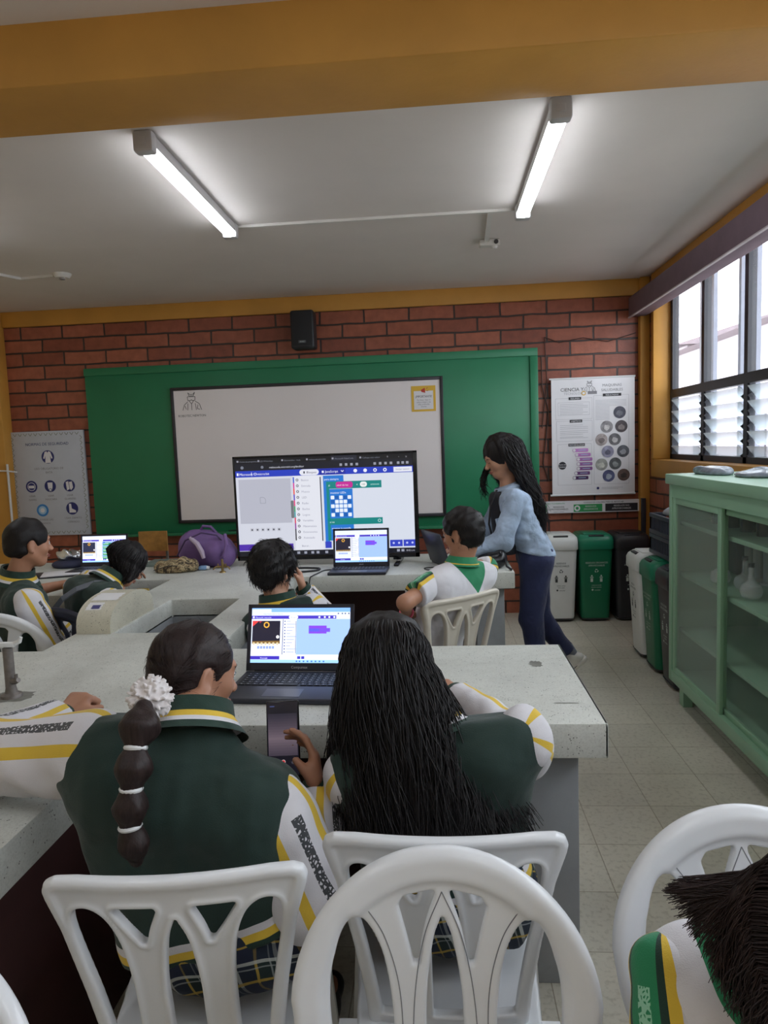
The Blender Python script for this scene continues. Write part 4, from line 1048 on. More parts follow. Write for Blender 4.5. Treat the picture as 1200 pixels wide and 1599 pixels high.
def editor_screen(sh, k, big):
    """block coding page in a browser"""
    e = lambda r, g, b: E_(r, g, b, k)
    sh.rect(0, 0, 1, 1, e(222, 226, 238), 1)
    sh.rect(0, 0, 1, .055, e(14, 15, 22), 2); sh.rect(0, .055, 1, .128, e(22, 24, 36), 2)
    for i, (u, t) in enumerate(((.015, 'Curso de programacion'), (.135, '(2) WhatsApp'), (.27, 'Bienvenidos - Aula'), (.41, 'makecode.microbit'), (.555, 'Microsoft MakeCode'), (.71, 'Calliope mini editor'))):
        sh.text(t, u+.012, .042, .022, e(120, 124, 140), 4); sh.rect(u-.004, .022, u+.006, .04, e(150, 150, 165), 4)
    sh.rect(.545, .004, .69, .055, e(34, 36, 50), 3)
    sh.text('+', .855, .045, .04, e(150, 150, 160), 4); sh.text('-', .92, .045, .04, e(150, 150, 160), 4); sh.text('x', .96, .045, .035, e(160, 160, 170), 4)
    sh.text('makecode.microbit.org/#editor', .195, .108, .028, e(206, 208, 220), 4); sh.disc(.04, .095, .009, e(120, 124, 140), 4); sh.disc(.155, .095, .008, e(120, 124, 140), 4)
    for u in (.60, .63, .66, .69, .79, .82, .85, .88, .92, .945, .97): sh.rect(u-.007, .083, u+.007, .108, e(150, 152, 166), 4)
    sh.rect(0, .128, 1, .192, e(36, 60, 186), 3)
    sh.text('Microsoft', .022, .175, .036, e(240, 242, 250), 5); sh.rect(.008, .148, .018, .175, e(240, 242, 250), 5); sh.rect(.092, .14, .094, .182, e(220, 224, 250), 5); sh.text('micro:bit', .125, .174, .034, e(240, 242, 250), 5); sh.rrect(.105, .150, .122, .174, .006, e(240, 242, 250), 5); sh.rrect(.108, .154, .119, .170, .004, e(36, 60, 186), 6)
    sh.rrect(.365, .130, .475, .19, .018, e(226, 228, 240), 5); sh.text('Bloques', .405, .172, .032, e(40, 40, 60), 6); sh.rect(.388, .15, .396, .172, e(40, 40, 60), 6)
    sh.rect(.478, .13, .625, .19, e(28, 44, 160), 4); sh.text('JavaScript', .51, .172, .034, e(236, 238, 250), 6); sh.rect(.492, .15, .503, .172, e(236, 238, 250), 6); sh.line([(.60, .152), (.607, .166), (.614, .152)], .004, e(236, 238, 250), 6)
    for u in (.68, .735, .79, .845): sh.disc(u, .16, .010, e(236, 238, 250), 5)
    sh.disc(.79, .16, .005, e(36, 60, 186), 6); sh.disc(.845, .16, .005, e(36, 60, 186), 6); sh.poly([(.668, .162), (.68, .142), (.692, .162)], e(236, 238, 250), 6)
    sh.rect(.893, .136, .995, .186, e(226, 228, 240), 5); sh.text('Iniciar sesion', .905, .168, .026, e(120, 122, 140), 6)
    # simulator
    sh.rect(0, .192, .325, .95, e(208, 211, 224), 2); sh.rect(.015, .215, .312, .665, e(180, 182, 196), 3)
    sh.line([(.135, .40), (.155, .40), (.165, .42), (.165, .46), (.135, .46), (.135, .40)], .003, e(150, 152, 166), 4)
    for i in range(6): sh.rrect(.068+.031*i, .712, .09+.031*i, .748, .005, e(192, 194, 206), 3); sh.disc(.079+.031*i, .73, .005, e(70, 72, 84), 4)
    sh.rect(.0, .878, .312, .945, e(78, 44, 168), 4); sh.text('Descargar', .12, .925, .03, e(230, 230, 250), 5); sh.disc(.298, .925, .005, e(220, 220, 250), 5)
    sh.rrect(.308, .44, .325, .62, .006, e(110, 116, 122), 4)
    # toolbox
    sh.rect(.325, .192, .485, .95, e(224, 226, 236), 2)
    cols = ((40, 80, 200), (212, 30, 150), (230, 60, 40), (80, 60, 190), (226, 40, 120), (30, 150, 90), (20, 150, 160), (214, 40, 80), (140, 40, 150), (50, 50, 60), (30, 30, 36))
    for i, (t, c) in enumerate(zip(('Basico', 'Entrada', 'Musica', 'LED', 'Radio', 'Bucles', 'Logica', 'Variables', 'Matematica', 'Extensiones', 'Avanzado'), cols)):
        v = .235+.0585*i; sh.rect(.326, v-.03, .333, v+.0285, e(*c), 4); sh.disc(.35, v, .0075, e(60, 60, 76), 4); sh.disc(.35, v, .004, e(224, 226, 236), 5); sh.text(t, .372, v+.013, .03, e(150, 152, 170), 4)
    sh.text('Buscar...', .36, .915, .026, e(130, 132, 150), 4); sh.rect(.478, .21, .484, .86, e(52, 52, 66), 4)
    # workspace and blocks
    sh.rect(.485, .192, 1, .95, e(212, 218, 232), 2); sh.rect(.86, .868, .93, .935, e(50, 66, 190), 4); sh.rect(.935, .868, 1, .935, e(50, 66, 190), 4); sh.rect(.494, .868, .53, .935, e(50, 66, 190), 4)
    for u in (.88, .91, .955, .985): sh.disc(u, .90, .006, e(190, 196, 250), 5)
    B = e(36, 118, 208); Tq = e(16, 130, 128)
    sh.rect(.497, .2, .612, .27, B, 3); sh.text('para siempre', .503, .247, .028, e(235, 242, 252), 6); sh.rect(.497, .27, .522, .87, B, 3)
    sh.rect(.513, .262, .823, .335, Tq, 4); sh.text('si', .525, .31, .03, e(220, 244, 240), 6); sh.rrect(.567, .266, .662, .328, .012, e(196, 40, 150), 5); sh.text('nivel de luz', .572, .308, .026, e(250, 220, 244), 6); sh.text('<', .682, .31, .03, e(220, 244, 240), 6); sh.rrect(.703, .272, .742, .325, .014, e(236, 240, 240), 5); sh.text('100', .711, .308, .026, e(60, 80, 80), 6); sh.text('entonces', .762, .308, .024, e(200, 240, 232), 6)
    sh.rect(.513, .335, .53, .66, Tq, 4); sh.rect(.528, .338, .66, .635, B, 4); sh.text('mostrar LEDs', .535, .385, .028, e(235, 242, 252), 6)
    for r, row in enumerate(('x.x.x', '.xxx.', 'xxxxx', '.xxx.', 'x.x.x')):
        for c, ch in enumerate(row):
            u, v = .536+.0238*c, .405+.044*r
            sh.rrect(u, v, u+.02, v+.036, .003, e(232, 240, 250) if ch == 'x' else e(26, 92, 176), 5)
    sh.rect(.513, .635, .823, .70, Tq, 4); sh.text('si no', .525, .68, .026, e(220, 244, 240), 6); sh.disc(.805, .667, .009, e(190, 226, 220), 5); sh.disc(.805, .667, .006, Tq, 6)
    sh.rect(.513, .70, .53, .86, Tq, 4); sh.rect(.528, .70, .66, .86, B, 4); sh.text('mostrar la pantalla', .535, .745, .026, e(235, 242, 252), 6)
    sh.rect(0, .95, 1, 1, e(16, 18, 30), 3)
    for u in (.34, .38, .42, .45, .50, .56, .905, .93): sh.rect(u-.008, .963, u+.008, .988, e(150, 154, 170), 4)
    sh.text('8:42 a.m.', .95, .985, .024, e(190, 192, 204), 4)

def game_screen(sh, k, variant=0):
    e = lambda r, g, b: E_(r, g, b, k)
    sh.rect(0, 0, 1, 1, e(212, 222, 252), 1)
    if variant == 0:
        sh.rect(0, 0, 1, .075, e(124, 170, 246), 2); sh.rect(.0, .02, .2, .075, e(206, 218, 250), 3); sh.rect(0, .075, 1, .135, e(206, 216, 248), 2)
        sh.text('https://makecode.microbit.org', .12, .12, .03, e(120, 126, 150), 3)
        for u in (.88, .92, .95, .985): sh.disc(u, .105, .007, e(60, 70, 110), 3)
    sh.rect(0, .14, .86 if variant == 0 else 1, .2, e(66, 50, 176), 3); sh.text('Microsoft | micro:bit', .04, .187, .036, e(220, 220, 250), 4); sh.disc(.02, .17, .01, e(240, 240, 250), 4)
    sh.rrect(.38, .138, .475, .2, .02, e(232, 236, 250), 4); sh.text('Bloques', .405, .183, .03, e(60, 60, 90), 5)
    for u in (.69, .745, .79, .84): sh.disc(u, .17, .01, e(220, 224, 250), 4)
    sh.rect(.01, .235, .295, .655, e(28, 26, 44), 3)
    if variant == 2: sh.rect(.01, .235, .295, .655, e(34, 40, 66), 4)
    else:
        sh.poly([(.012, .24), (.075, .24), (.012, .34)], e(214, 60, 60), 4); sh.poly([(.075, .24), (.11, .24), (.085, .28)], e(150, 40, 60), 4)
    sh.poly([(.01, .61), (.295, .60), (.295, .655), (.01, .655)], e(120, 92, 50), 5)
    for i in range(7): sh.disc(.03+.04*i, .652, .013, e(200, 186, 150), 6)
    sh.disc(.155, .31, .03, e(214, 160, 60), 5); sh.disc(.155, .31, .018, e(40, 34, 40), 6); sh.disc(.272, .53, .016, e(230, 230, 240), 6)
    for i in range(6): sh.rect(.065+.03*i, .70, .088+.03*i, .745, e(130, 150, 220), 3)
    sh.rect(0, .878, .295, .94, e(58, 44, 170), 3); sh.text('Descargar', .10, .925, .035, e(220, 220, 250), 4)
    sh.rect(.295, .205, .46, .95, e(226, 232, 252), 2); sh.rect(.318, .21, .325, .85, e(52, 60, 120), 3); sh.rect(.452, .24, .457, .83, e(60, 70, 130), 3)
    for i in range(11):
        v = .245+.056*i; sh.disc(.342, v, .007, e(70, 80, 140), 3); sh.rect(.36, v-.009, .40+.02*((i*7) % 4), v+.007, e(164, 172, 206), 3)
    sh.rect(.46, .205, 1, .85, e(150, 180, 244), 2); sh.rect(.46, .85, 1, .945, e(220, 228, 252), 2)
    if variant == 2:
        G = e(40, 130, 90)
        for i in range(5): sh.rect(.47, .26+.13*i, .66+.05*(i % 2), .36+.13*i, G, 4); sh.rect(.48, .29+.13*i, .60, .31+.13*i, e(200, 236, 214), 5)
        sh.rect(.47, .235, .52, .3, e(40, 90, 190), 4)
    else:
        P = e(120, 62, 206); sh.rect(.585, .325, .765, .37, P, 4); sh.rect(.585, .37, .80, .44, e(108, 72, 220), 4); sh.rect(.585, .44, .765, .47, P, 4); sh.rect(.59, .38, .69, .43, e(84, 84, 236), 5)
    for u in (.475, .515): sh.rect(u, .88, u+.032, .93, e(60, 56, 180), 3)
    sh.rect(0, .945, 1, 1, e(150, 196, 248), 3)
    for u in (.47, .50, .54, .58, .62, .66, .70, .74): sh.rect(u-.008, .958, u+.008, .985, e(60, 110, 190), 4)

# ------------------------------------------------------------------ television on the rear arm of the bench
tv = thing('television', 'large black flat screen television on the bench showing a block coding page', 'television', (-.68, 4.20, TB))
TVY, TA = 4.19, radians(.6)
tx0, tx1, tz0, tz1 = -1.262, -.121, .815, 1.466
mb = MB(); mb.lohi((tx0, TVY, tz0), (tx1, TVY+.022, tz1), b=.004); mb.lohi((tx0+.12, TVY+.02, tz0+.06), (tx1-.12, TVY+.065, tz1-.16), b=.012); mb.build('casing', BLKP, tv, True)
mb = MB()
for lo, hi in (((tx0, TVY-.006, tz1-.012), (tx1, TVY+.002, tz1)), ((tx0, TVY-.006, tz0), (tx1, TVY+.002, tz0+.028)), ((tx0, TVY-.006, tz0), (tx0+.014, TVY+.002, tz1)), ((tx1-.026, TVY-.006, tz0), (tx1, TVY+.002, tz1))): mb.lohi(lo, hi, b=.002)
mb.build('bezel', BLKP, tv, True)
sx0, sx1, sz0, sz1 = tx0+.014, tx1-.026, tz0+.028, tz1-.012
sh = Sheet((sx0, TVY-.0005, sz1), (1, 0, 0), (0, 0, -1), sx1-sx0, sz1-sz0, .0004); editor_screen(sh, .54, True); sh.build('display', tv, True)
for x in (tx0+.14, tx1-.14):
    mb = MB(); mb.bar((x, TVY+.01, tz0+.03), (x, TVY+.01, TB+.02), .05, .02, b=.004, up=(0, 1, 0)); mb.bar((x, TVY-.13, TB+.007), (x+.02, TVY+.15, TB+.007), .03, .014, b=.004); mb.build('foot', BLKP, tv, True)

# ------------------------------------------------------------------ laptops (local frame: hinge along x at origin, keyboard towards -y, screen rising at +y side)
def laptop(label, loc, rz, w, d, tilt, paint, badge=None, k=.9, hs=None):
    t = thing('laptop', label, 'laptop', loc, rz); hs = hs or w*.60
    mb = MB(); mb.box((0, -d/2, .009), (w, d, .016), 0, None, .005, 3); b = mb.build('base', LIDP, t)
    mb = MB(); mb.box((0, -d*.335, .0172), (w*.92, d*.44, .0012), 0, None, 0)
    b2 = mb.build('key_well', KEYP, b)
    ks = MB(); kw = w*.92/15.5
    for r in range(6):
        y = -d*.335 + d*.44*(.5-(r+.5)/6); n = 15
        off = (0, 0, .2, .35, .6, 0)[r]
        x = -w*.46+kw*.25
        while x < w*.46-kw*.8:
            q = kw*(5.2 if r == 5 and abs(x+w*.08) < kw*2.2 and x < -w*.05 else 1.0)
            ks.box((x+q/2, y, .0186), (q*.86, d*.44/6*.80, .0022), 0); 
            ks.box((x+q*.4, y+.001, .0198), (q*.22, .0022, .0004), 1); x += q
    ks.build('keyboard', [M('black_keys', srgb(22, 22, 26), .5, var=0), M('key_legend', srgb(190, 194, 206), .5, var=0)], b)
    mb = MB(); mb.box((0, -d*.79, .0172), (w*.32, d*.26, .0008)); mb.build('touchpad', M('touchpad_grey', srgb(52, 54, 64), .3, var=0), b)
    R = Matrix.Rotation(-tilt, 3, 'X')
    mb = MB(); mb.box(R @ Vector((0, .004, hs/2))+Vector((0, 0, .016)), (w, .008, hs), 0, R, .003); lid = mb.build('lid', LIDP, t)
    mb = MB()
    for cx, cz, sx, sz in ((0, hs-.006, w, .012), (0, .013, w, .026), (-w/2+.006, hs/2, .012, hs), (w/2-.006, hs/2, .012, hs)):
        mb.box(R @ Vector((cx, -.001, cz))+Vector((0, 0, .016)), (sx, .003, sz), 0, R)
    mb.build('bezel', M('screen_bezel', srgb(40, 40, 52), .45, var=0), lid)
    o = R @ Vector((-w/2+.012, -.0002, hs-.012))+Vector((0, 0, .016))
    sh = Sheet(o, (1, 0, 0), R @ Vector((0, 0, -1)), w-.024, hs-.038, .0003)
    paint(sh, k); sh.build('display', lid)
    if badge:
        o = R @ Vector((-.02, -.003, .019))+Vector((0, 0, .016)); s2 = Sheet(o, (1, 0, 0), R @ Vector((0, 0, -1)), .04, .012, .0002); s2.text(badge, .5, .85, .95, M('badge_silver', srgb(200, 200, 206), .4, var=0), 1, 'c'); s2.build('badge', lid)
    mb = MB(); mb.cyl((-w*.42, 0, .014), (w*.42, 0, .014), .007, None, 10); mb.build('hinge', BLKP, lid)
    return t
laptop('open dark laptop nearest the camera, before the two girls, with a game editor on screen', (-.456, 2.105, TB), radians(-3), .350, .245, radians(17), lambda s, k: game_screen(s, k, 0), 'Compumax', 0.83, .212)
laptop('open laptop in front of the television with a purple block on a white page', (-.463, 4.00, TB), radians(-2), .335, .20, radians(9), lambda s, k: game_screen(s, k, 1), 'ASUS', 0.74, .225)
laptop('open laptop with green code blocks on screen beside the sleeping student', (-2.155, 4.23, TB), radians(0), .315, .2, radians(8), lambda s, k: game_screen(s, k, 2), None, 0.83, .205)
laptop('black laptop seen from its lid edge between the television and the boy in white', (.005, 4.05, TB), radians(112), .30, .20, radians(17), lambda s, k: game_screen(s, k, 1), None, 0.43, .20)
# power cables on the bench
CABLE = M('black_cable', srgb(30, 30, 34), .5)
def cable(name, label, pts, r=.0035):
    P = []
    V_ = [Vector(p) for p in pts]; V_ = [V_[0]*2-V_[1]]+V_+[V_[-1]*2-V_[-2]]
    for i in range(1, len(V_)-2):
        for j in range(8):
            t_ = j/8; a, b, c, d = V_[i-1:i+3]; P.append(.5*((2*b)+(c-a)*t_+(2*a-5*b+4*c-d)*t_*t_+(3*b-a-3*c+d)*t_**3))
    P.append(V_[-2]); mb = MB(); mb.tube(P, r, 7); return tag(mb.build(name, CABLE), label, 'cable')
cable('power_cable', 'thin black charger cable running from the laptop by the television over the bench edge', [(-.635, 3.98, .784), (-.68, 3.96, .784), (-.70, 3.88, .784), (-.72, 3.80, .783), (-.735, 3.785, .76), (-.74, 3.78, .62), (-.72, 3.78, .4)])
cable('screen_cable', 'thick black cable looping on the bench below the television', [(-1.0, 4.14, .786), (-.93, 4.06, .786), (-.80, 4.05, .786), (-.72, 4.02, .786), (-.73, 3.95, .786), (-.85, 3.91, .786), (-1.0, 3.92, .786), (-1.12, 4.0, .786)], .006)
cable('mouse_cable', 'thin dark cable on the bench by the hand of the woman in denim', [(-.02, 3.99, .784), (-.09, 3.96, .784), (-.06, 3.90, .784), (.02, 3.92, .784)], .003)
# things lying on the rear bench
f = Field((-1.722, 4.02, TB-.02), (-1.242, 4.48, TB+.32), .008)
f.ell((-1.482, 4.26, TB+.10), (.185, .13, .115), k=0); f.ell((-1.522, 4.27, TB+.13), (.12, .12, .10), k=.05); f.ell((-1.382, 4.2, TB+.08), (.10, .11, .09), k=.04); f.noise(.007, 38, 2); f.plane((0, 0, TB+.001), (0, 0, -1))
PURP = M('violet_nylon', srgb(112, 84, 138), .6, var=.15, scale=14, bump=.3, bscale=300)
bp = thing('backpack', 'violet backpack lying on the bench beside the television', 'backpack', (-1.482, 4.25, TB))
field_obj('body', f, PURP, bp)
def strap_pts(P): return [Vector(p) for p in P]
mb = MB(); mb.tube(strap_pts([(-1.542, 4.135, .975), (-1.492, 4.115, .94), (-1.462, 4.105, .89), (-1.452, 4.105, .85)]), [.012, .016, .016, .012], 8); mb.build('pocket_patch', M('pale_lilac', srgb(176, 160, 180), .6), bp, True)
mb = MB(); mb.tube(strap_pts([(-1.642, 4.16, .86), (-1.572, 4.125, .96), (-1.472, 4.14, 1.005), (-1.382, 4.16, .985), (-1.332, 4.18, .92)]), .005, 8); mb.build('zip', M('dark_zip', srgb(70, 52, 90), .5), bp, True)
mb = MB(); mb.tube(strap_pts([(-1.522, 4.26, 1.0), (-1.492, 4.24, 1.035), (-1.442, 4.24, 1.03), (-1.412, 4.25, .99)]), .009, 8); mb.build('loop', PURP, bp, True)
mb = MB(); mb.tube(strap_pts([(-1.352, 4.12, .84), (-1.322, 4.09, .86), (-1.302, 4.10, .93), (-1.322, 4.14, .99)]), .012, 8); mb.build('strap', PURP, bp, True)
# wooden chair beyond the bench
WOOD = M('varnished_wood', srgb(168, 122, 62), .4, var=.25, scale=18)
wc = thing('wooden_chair', 'old wooden school chair behind the bench with only its backrest showing', 'chair', (-2.07, 4.82, 0))
mb = MB(); V_ = []; 
for i in range(9):
    u = -.105+.21*i/8; y = .0+.9*u*u
    V_ += [(u, -y*1.0+.012, .80), (u, -y-.004+.0, .80), (u, -y-.004-.02+.02, .945), (u, -y+.012, .945)]
fs = []
for i in range(8):
    a = 4*i; b = a+4
    fs += [(a+1, b+1, b+2, a+2), (a, a+3, b+3, b), (a+2, b+2, b+3, a+3), (a, b, b+1, a+1)]
fs += [(0, 1, 2, 3), (35, 34, 33, 32)]
mb.add(V_, fs); mb.build('backrest', WOOD, wc)
mb = MB(); mb.box((0, .2, .44), (.38, .38, .02), 0, None, .008); mb.build('seat', WOOD, wc)
for x in (-.09, .09):
    mb = MB(); mb.tube([(x*1.6, .38, 0), (x*1.5, .05, .42), (x, .01, .6), (x, .012, .9)], .011, 8); mb.build('leg', GREYT, wc); mb = MB(); mb.tube([(x*1.7, .02, 0), (x*1.6, .32, .42)], .011, 8); mb.build('leg', GREYT, wc)
# camouflage pouch with a tube, silver foil, navy pouch, sheets
t_ = NT('camouflage_cloth'); v_ = t_.coord('Object'); t_.color(t_.ramp(t_.noise(v_, 26, 3, .6, 1.5), [(0, srgb(62, 52, 42)), (.42, srgb(120, 100, 72)), (.5, srgb(176, 158, 122)), (.58, srgb(74, 66, 48)), (.66, srgb(150, 132, 98))], True)); t_.rough(.8); CAMO = t_.mat
f = Field((-1.80, 3.88, TB-.02), (-1.42, 4.22, TB+.13), .006); f.ell((-1.61, 4.05, TB+.028), (.135, .075, .045), k=0); f.ell((-1.56, 4.07, TB+.04), (.07, .06, .045), k=.03); f.noise(.007, 60, 6); f.plane((0, 0, TB+.0005), (0, 0, -1))
cp = thing('pencil_pouch', 'camouflage patterned cloth pouch lying on the bench before the backpack', 'pouch', (-1.61, 4.05, TB)); field_obj('pouch_body', f, CAMO, cp)
mb = MB(); mb.tube([(-1.73, 4.0, .80), (-1.62, 3.975, .83), (-1.52, 4.0, .82)], .003, 6); mb.build('zip', M('dark_zip_pull', srgb(50, 46, 40), .5), cp, True)
t = thing('glue_tube', 'small blue and white glue tube at the end of the camouflage pouch', 'tube', (-1.455, 4.09, TB))
mb = MB(); mb.box((0, 0, .014), (.05, .04, .026), 0, None, .009); mb.build('tube_body', M('sky_blue_plastic', srgb(126, 158, 196), .35), t); mb = MB(); mb.cyl((.024, 0, .014), (.04, 0, .014), .012, .009, 12); mb.build('cap', WHITE_PLASTIC, t)
mb = MB(); mb.box((-1.79, 4.33, TB+.012), (.22, .18, .024), 0, None, .004); tag(mb.build('grey_folder', M('grey_green_folder', srgb(112, 126, 122), .6)), 'flat grey green folder lying behind the camouflage pouch', 'folder')
f = Field((-2.62, 4.2, TB-.02), (-2.28, 4.5, TB+.10), .007); f.ell((-2.44, 4.33, TB+.02), (.12, .10, .035), k=0); f.noise(.004, 30, 4); f.plane((0, 0, TB+.0005), (0, 0, -1))
tag(field_obj('navy_pouch', f, M('navy_cloth', srgb(44, 48, 76), .7)), 'soft navy pouch on the bench by the boy at the edge', 'pouch')
f = Field((-2.56, 4.2, TB+.02), (-2.32, 4.46, TB+.18), .005); f.ell((-2.44, 4.33, TB+.075), (.075, .055, .03), k=0); f.noise(.012, 75, 9); f.plane((0, 0, TB+.045), (0, 0, -1))
tag(field_obj('foil_packet', f, M('silver_foil', srgb(206, 208, 214), .22, .9, var=.2)), 'crumpled silver foil packet lying on the navy pouch', 'packet')
nb = thing('notebook', 'open dark notebook with white pages on the bench left of the laptop with green code', 'notebook', (-2.36, 4.02, TB))
mb = MB(); mb.box((-2.36, 4.02, TB+.004), (.30, .22, .006), 0, Matrix.Rotation(.3, 3, 'Z'), .002); mb.build('cover', M('black_cover', srgb(36, 38, 46), .5), nb, True)
mb = MB(); mb.box((-2.33, 4.03, TB+.010), (.22, .18, .006), 0, Matrix.Rotation(.42, 3, 'Z'), .002); mb.build('pages', PAPERW, nb, True)
cb = thing('camera_bag', 'small shiny black camera bag on the bench end by the woman in denim', 'bag', (.30, 3.95, TB))
f = Field((.18, 3.82, TB-.02), (.43, 4.08, TB+.14), .006); f.ell((.30, 3.95, TB+.045), (.085, .07, .05), k=0); f.ell((.345, 3.95, TB+.06), (.04, .05, .045), k=.02); f.noise(.003, 60, 3); f.plane((0, 0, TB+.0005), (0, 0, -1)); field_obj('bag_body', f, M('black_nylon', srgb(26, 26, 30), .3), cb)
mb = MB(); mb.tube(strap_pts([(.24, 3.9, .82), (.27, 3.88, .87), (.33, 3.885, .88), (.37, 3.92, .84), (.375, 3.87, .80), (.40, 3.83, .786), (.40, 3.86, .785)]), .006, 8); mb.build('strap', CABLE, cb, True)

# ------------------------------------------------------------------ chairs
CH_W = M('white_chair_plastic', srgb(226, 228, 232), .30, var=.03, scale=6, coat=.1); CH_B = M('cream_chair_plastic', srgb(214, 206, 192), .38, var=.04, scale=6); CH_D = M('navy_chair_plastic', srgb(40, 46, 66), .4, var=.04)
GROOVE = M('dark_groove', srgb(120, 122, 128), .6, var=0)
arch = make_chair('arch', 'plastic_chair', 'white round backed plastic chair facing the camera, nearest in the middle', CH_W, GROOVE)
arch.location = (-.012, .955, 0); arch.scale = (.98, 1, .985); arch.rotation_euler = (0, 0, radians(180)); arch['group'] = 'round backed plastic chairs'
copy_thing(arch, (.502, 1.085, 0), radians(184), 'white round backed plastic chair facing the camera behind the student with yellow sleeve stripes')
copy_thing(arch, (-.748, .745, 0), radians(176), 'round backed plastic chair cut off by the lower picture corner beside the braided girl')
copy_thing(arch, (-1.905, 2.79, 0), radians(4), 'round backed white chair of the boy sitting before the safety poster')
sq = make_chair('square', 'plastic_chair', 'white square backed plastic chair of the girl with the bubble braid', CH_W, GROOVE)
sq.location = (-.458, 1.10, 0); sq.rotation_euler = (0, 0, radians(7)); sq.scale = (.98, 1, .965); sq['group'] = 'square backed plastic chairs'
copy_thing(sq, (-.008, 1.215, 0), radians(1), 'white square backed plastic chair of the girl with long loose hair')
cream = make_chair('square', 'plastic_chair', 'cream square backed plastic chair of the boy in the white polo', CH_B, GROOVE)
cream.location = (.055, 2.975, 0); cream.rotation_euler = (0, 0, radians(40)); cream['group'] = 'square backed plastic chairs'
dark = make_chair('arch', 'plastic_chair', 'dark navy plastic chair of the student leaning over the bench', CH_D, CH_D)
dark.location = (-1.70, 2.99, 0); dark.scale = (.93, .93, .95); dark.rotation_euler = (0, 0, radians(-15))
copy_thing(sq, (-.56, 2.70, 0), radians(0), 'white square backed plastic chair hidden under the boy before the television')

# ------------------------------------------------------------------ people
def skin_mat(name, col):
    t = NT(name); v = t.coord('Object')
    t.color(t.ramp(t.noise(v, 22, 4), [(0.3, mul(col, .92)), (0.7, mul(col, 1.06))]))
    t.rough(.48); t.b.inputs['Subsurface Weight'].default_value = .08; t.b.inputs['Subsurface Radius'].default_value = (.02, .008, .004)
    t.bump(t.noise(v, 260, 3), .06, .002); return t.mat
SKIN = skin_mat('brown_skin', srgb(178, 128, 102)); SKIN2 = skin_mat('light_brown_skin', srgb(190, 142, 116))
def hair_mat(name, col, streak=(60, 60, 6)):
    t = NT(name); v = t.coord('Object', streak)
    t.color(t.ramp(t.noise(v, 4.0, 4), [(0.3, mul(col, .6)), (0.75, mul(col, 1.6))]))
    t.rough(.48); t.b.inputs['Specular IOR Level'].default_value = .28
    t.bump(t.noise(v, 5.0, 4), .25, .003); return t.mat
HAIR = hair_mat('black_hair', srgb(24, 20, 21)); HAIRB = hair_mat('dark_brown_hair', srgb(42, 31, 30)); STRAND = M('hair_strand', srgb(24, 20, 22), .42, var=.3, scale=30, spec=.3); STRANDB = M('brown_hair_strand', srgb(46, 33, 32), .42, var=.3, scale=30, spec=.3)
def cloth_mat(name, col, folds=6.0, rough=.8, var=.12, weave=500):
    t = NT(name); v = t.coord('Object')
    t.color(t.ramp(t.noise(v, 7, 4), [(0.3, mul(col, 1-var)), (0.7, mul(col, 1+var))]))
    t.rough(rough); t.b.inputs['Sheen Weight'].default_value = .15
    h = t.math('ADD', t.noise(v, folds*2, 2, .5, .3), t.math('MULTIPLY', t.noise(v, weave, 2), .06))
    t.bump(h, .6, .025); return t.mat
C_GRN = srgb(24, 50, 44); C_YEL = srgb(226, 190, 62); C_WHT = srgb(222, 220, 226); C_TEAL = srgb(32, 132, 88); C_DKG = srgb(22, 54, 44)
def band_mat(name, attr_, stops, base_rough=.8, text=None):
    """cloth whose colour comes in bands along an attribute"""
    t = NT(name); v = t.coord('Object'); a = t.attr(attr_).outputs['Fac']
    c = t.ramp(a, stops, True)
    if text:                        # a run of dark lettering between two attribute limits
        al = t.attr('along').outputs['Fac']; cb = t.n('ShaderNodeCombineXYZ')
        t.l(t.math('MULTIPLY', al, 120.0), cb.inputs[0]); t.l(t.math('MULTIPLY', a, 60.0), cb.inputs[1])
        vo = t.n('ShaderNodeTexVoronoi', feature='DISTANCE_TO_EDGE'); vo.inputs['Scale'].default_value = 1.0; t.l(cb.outputs[0], vo.inputs['Vector'])
        ink = t.math('LESS_THAN', vo.outputs['Distance'], text[2])
        m1 = t.math('MULTIPLY', t.math('GREATER_THAN', a, text[0]), t.math('MULTIPLY', t.math('LESS_THAN', a, text[1]), t.math('GREATER_THAN', al, .004)))
        c = t.mix(t.math('MULTIPLY', ink, m1), c, text[3])
    vr = t.ramp(t.noise(v, 8, 3), [(0.3, (.9, .9, .9)), (0.7, (1, 1, 1))])
    t.color(t.mix(1.0, c, vr, 'MULTIPLY')); t.rough(base_rough); t.b.inputs['Sheen Weight'].default_value = .15
    h = t.math('ADD', t.noise(v, 10, 2, .5, .25), t.math('MULTIPLY', t.noise(v, 500, 2), .05)); t.bump(h, .5, .03); return t.mat
JACKET = band_mat('green_jacket_cloth', 'hem', [(0, C_DKG), (.10, C_YEL), (.20, C_WHT), (.30, C_GRN)])
SLEEVE = band_mat('white_sleeve_cloth', 'ang', [(0, C_WHT), (.375, C_YEL), (.42, C_WHT), (.58, C_YEL), (.625, C_WHT)], .8, (.478, .522, .2, srgb(64, 66, 70)))
POLO = band_mat('white_polo_cloth', 'yoke', [(0, C_TEAL), (.5, C_WHT)])
POLOS = band_mat('polo_sleeve_cloth', 'ang', [(0, C_WHT), (.355, C_YEL), (.40, C_DKG), (.43, C_TEAL), (.56, C_DKG), (.585, C_YEL), (.63, C_DKG), (.655, C_WHT)], .8, (.465, .52, .16, srgb(150, 206, 176)))
DKCLOTH = cloth_mat('dark_green_trousers', srgb(30, 44, 42)); DENIM_J = cloth_mat('pale_denim', srgb(160, 178, 202), 8, .85, .34, 700); JEANS = cloth_mat('navy_denim', srgb(36, 44, 84), 6, .8, .2, 700)
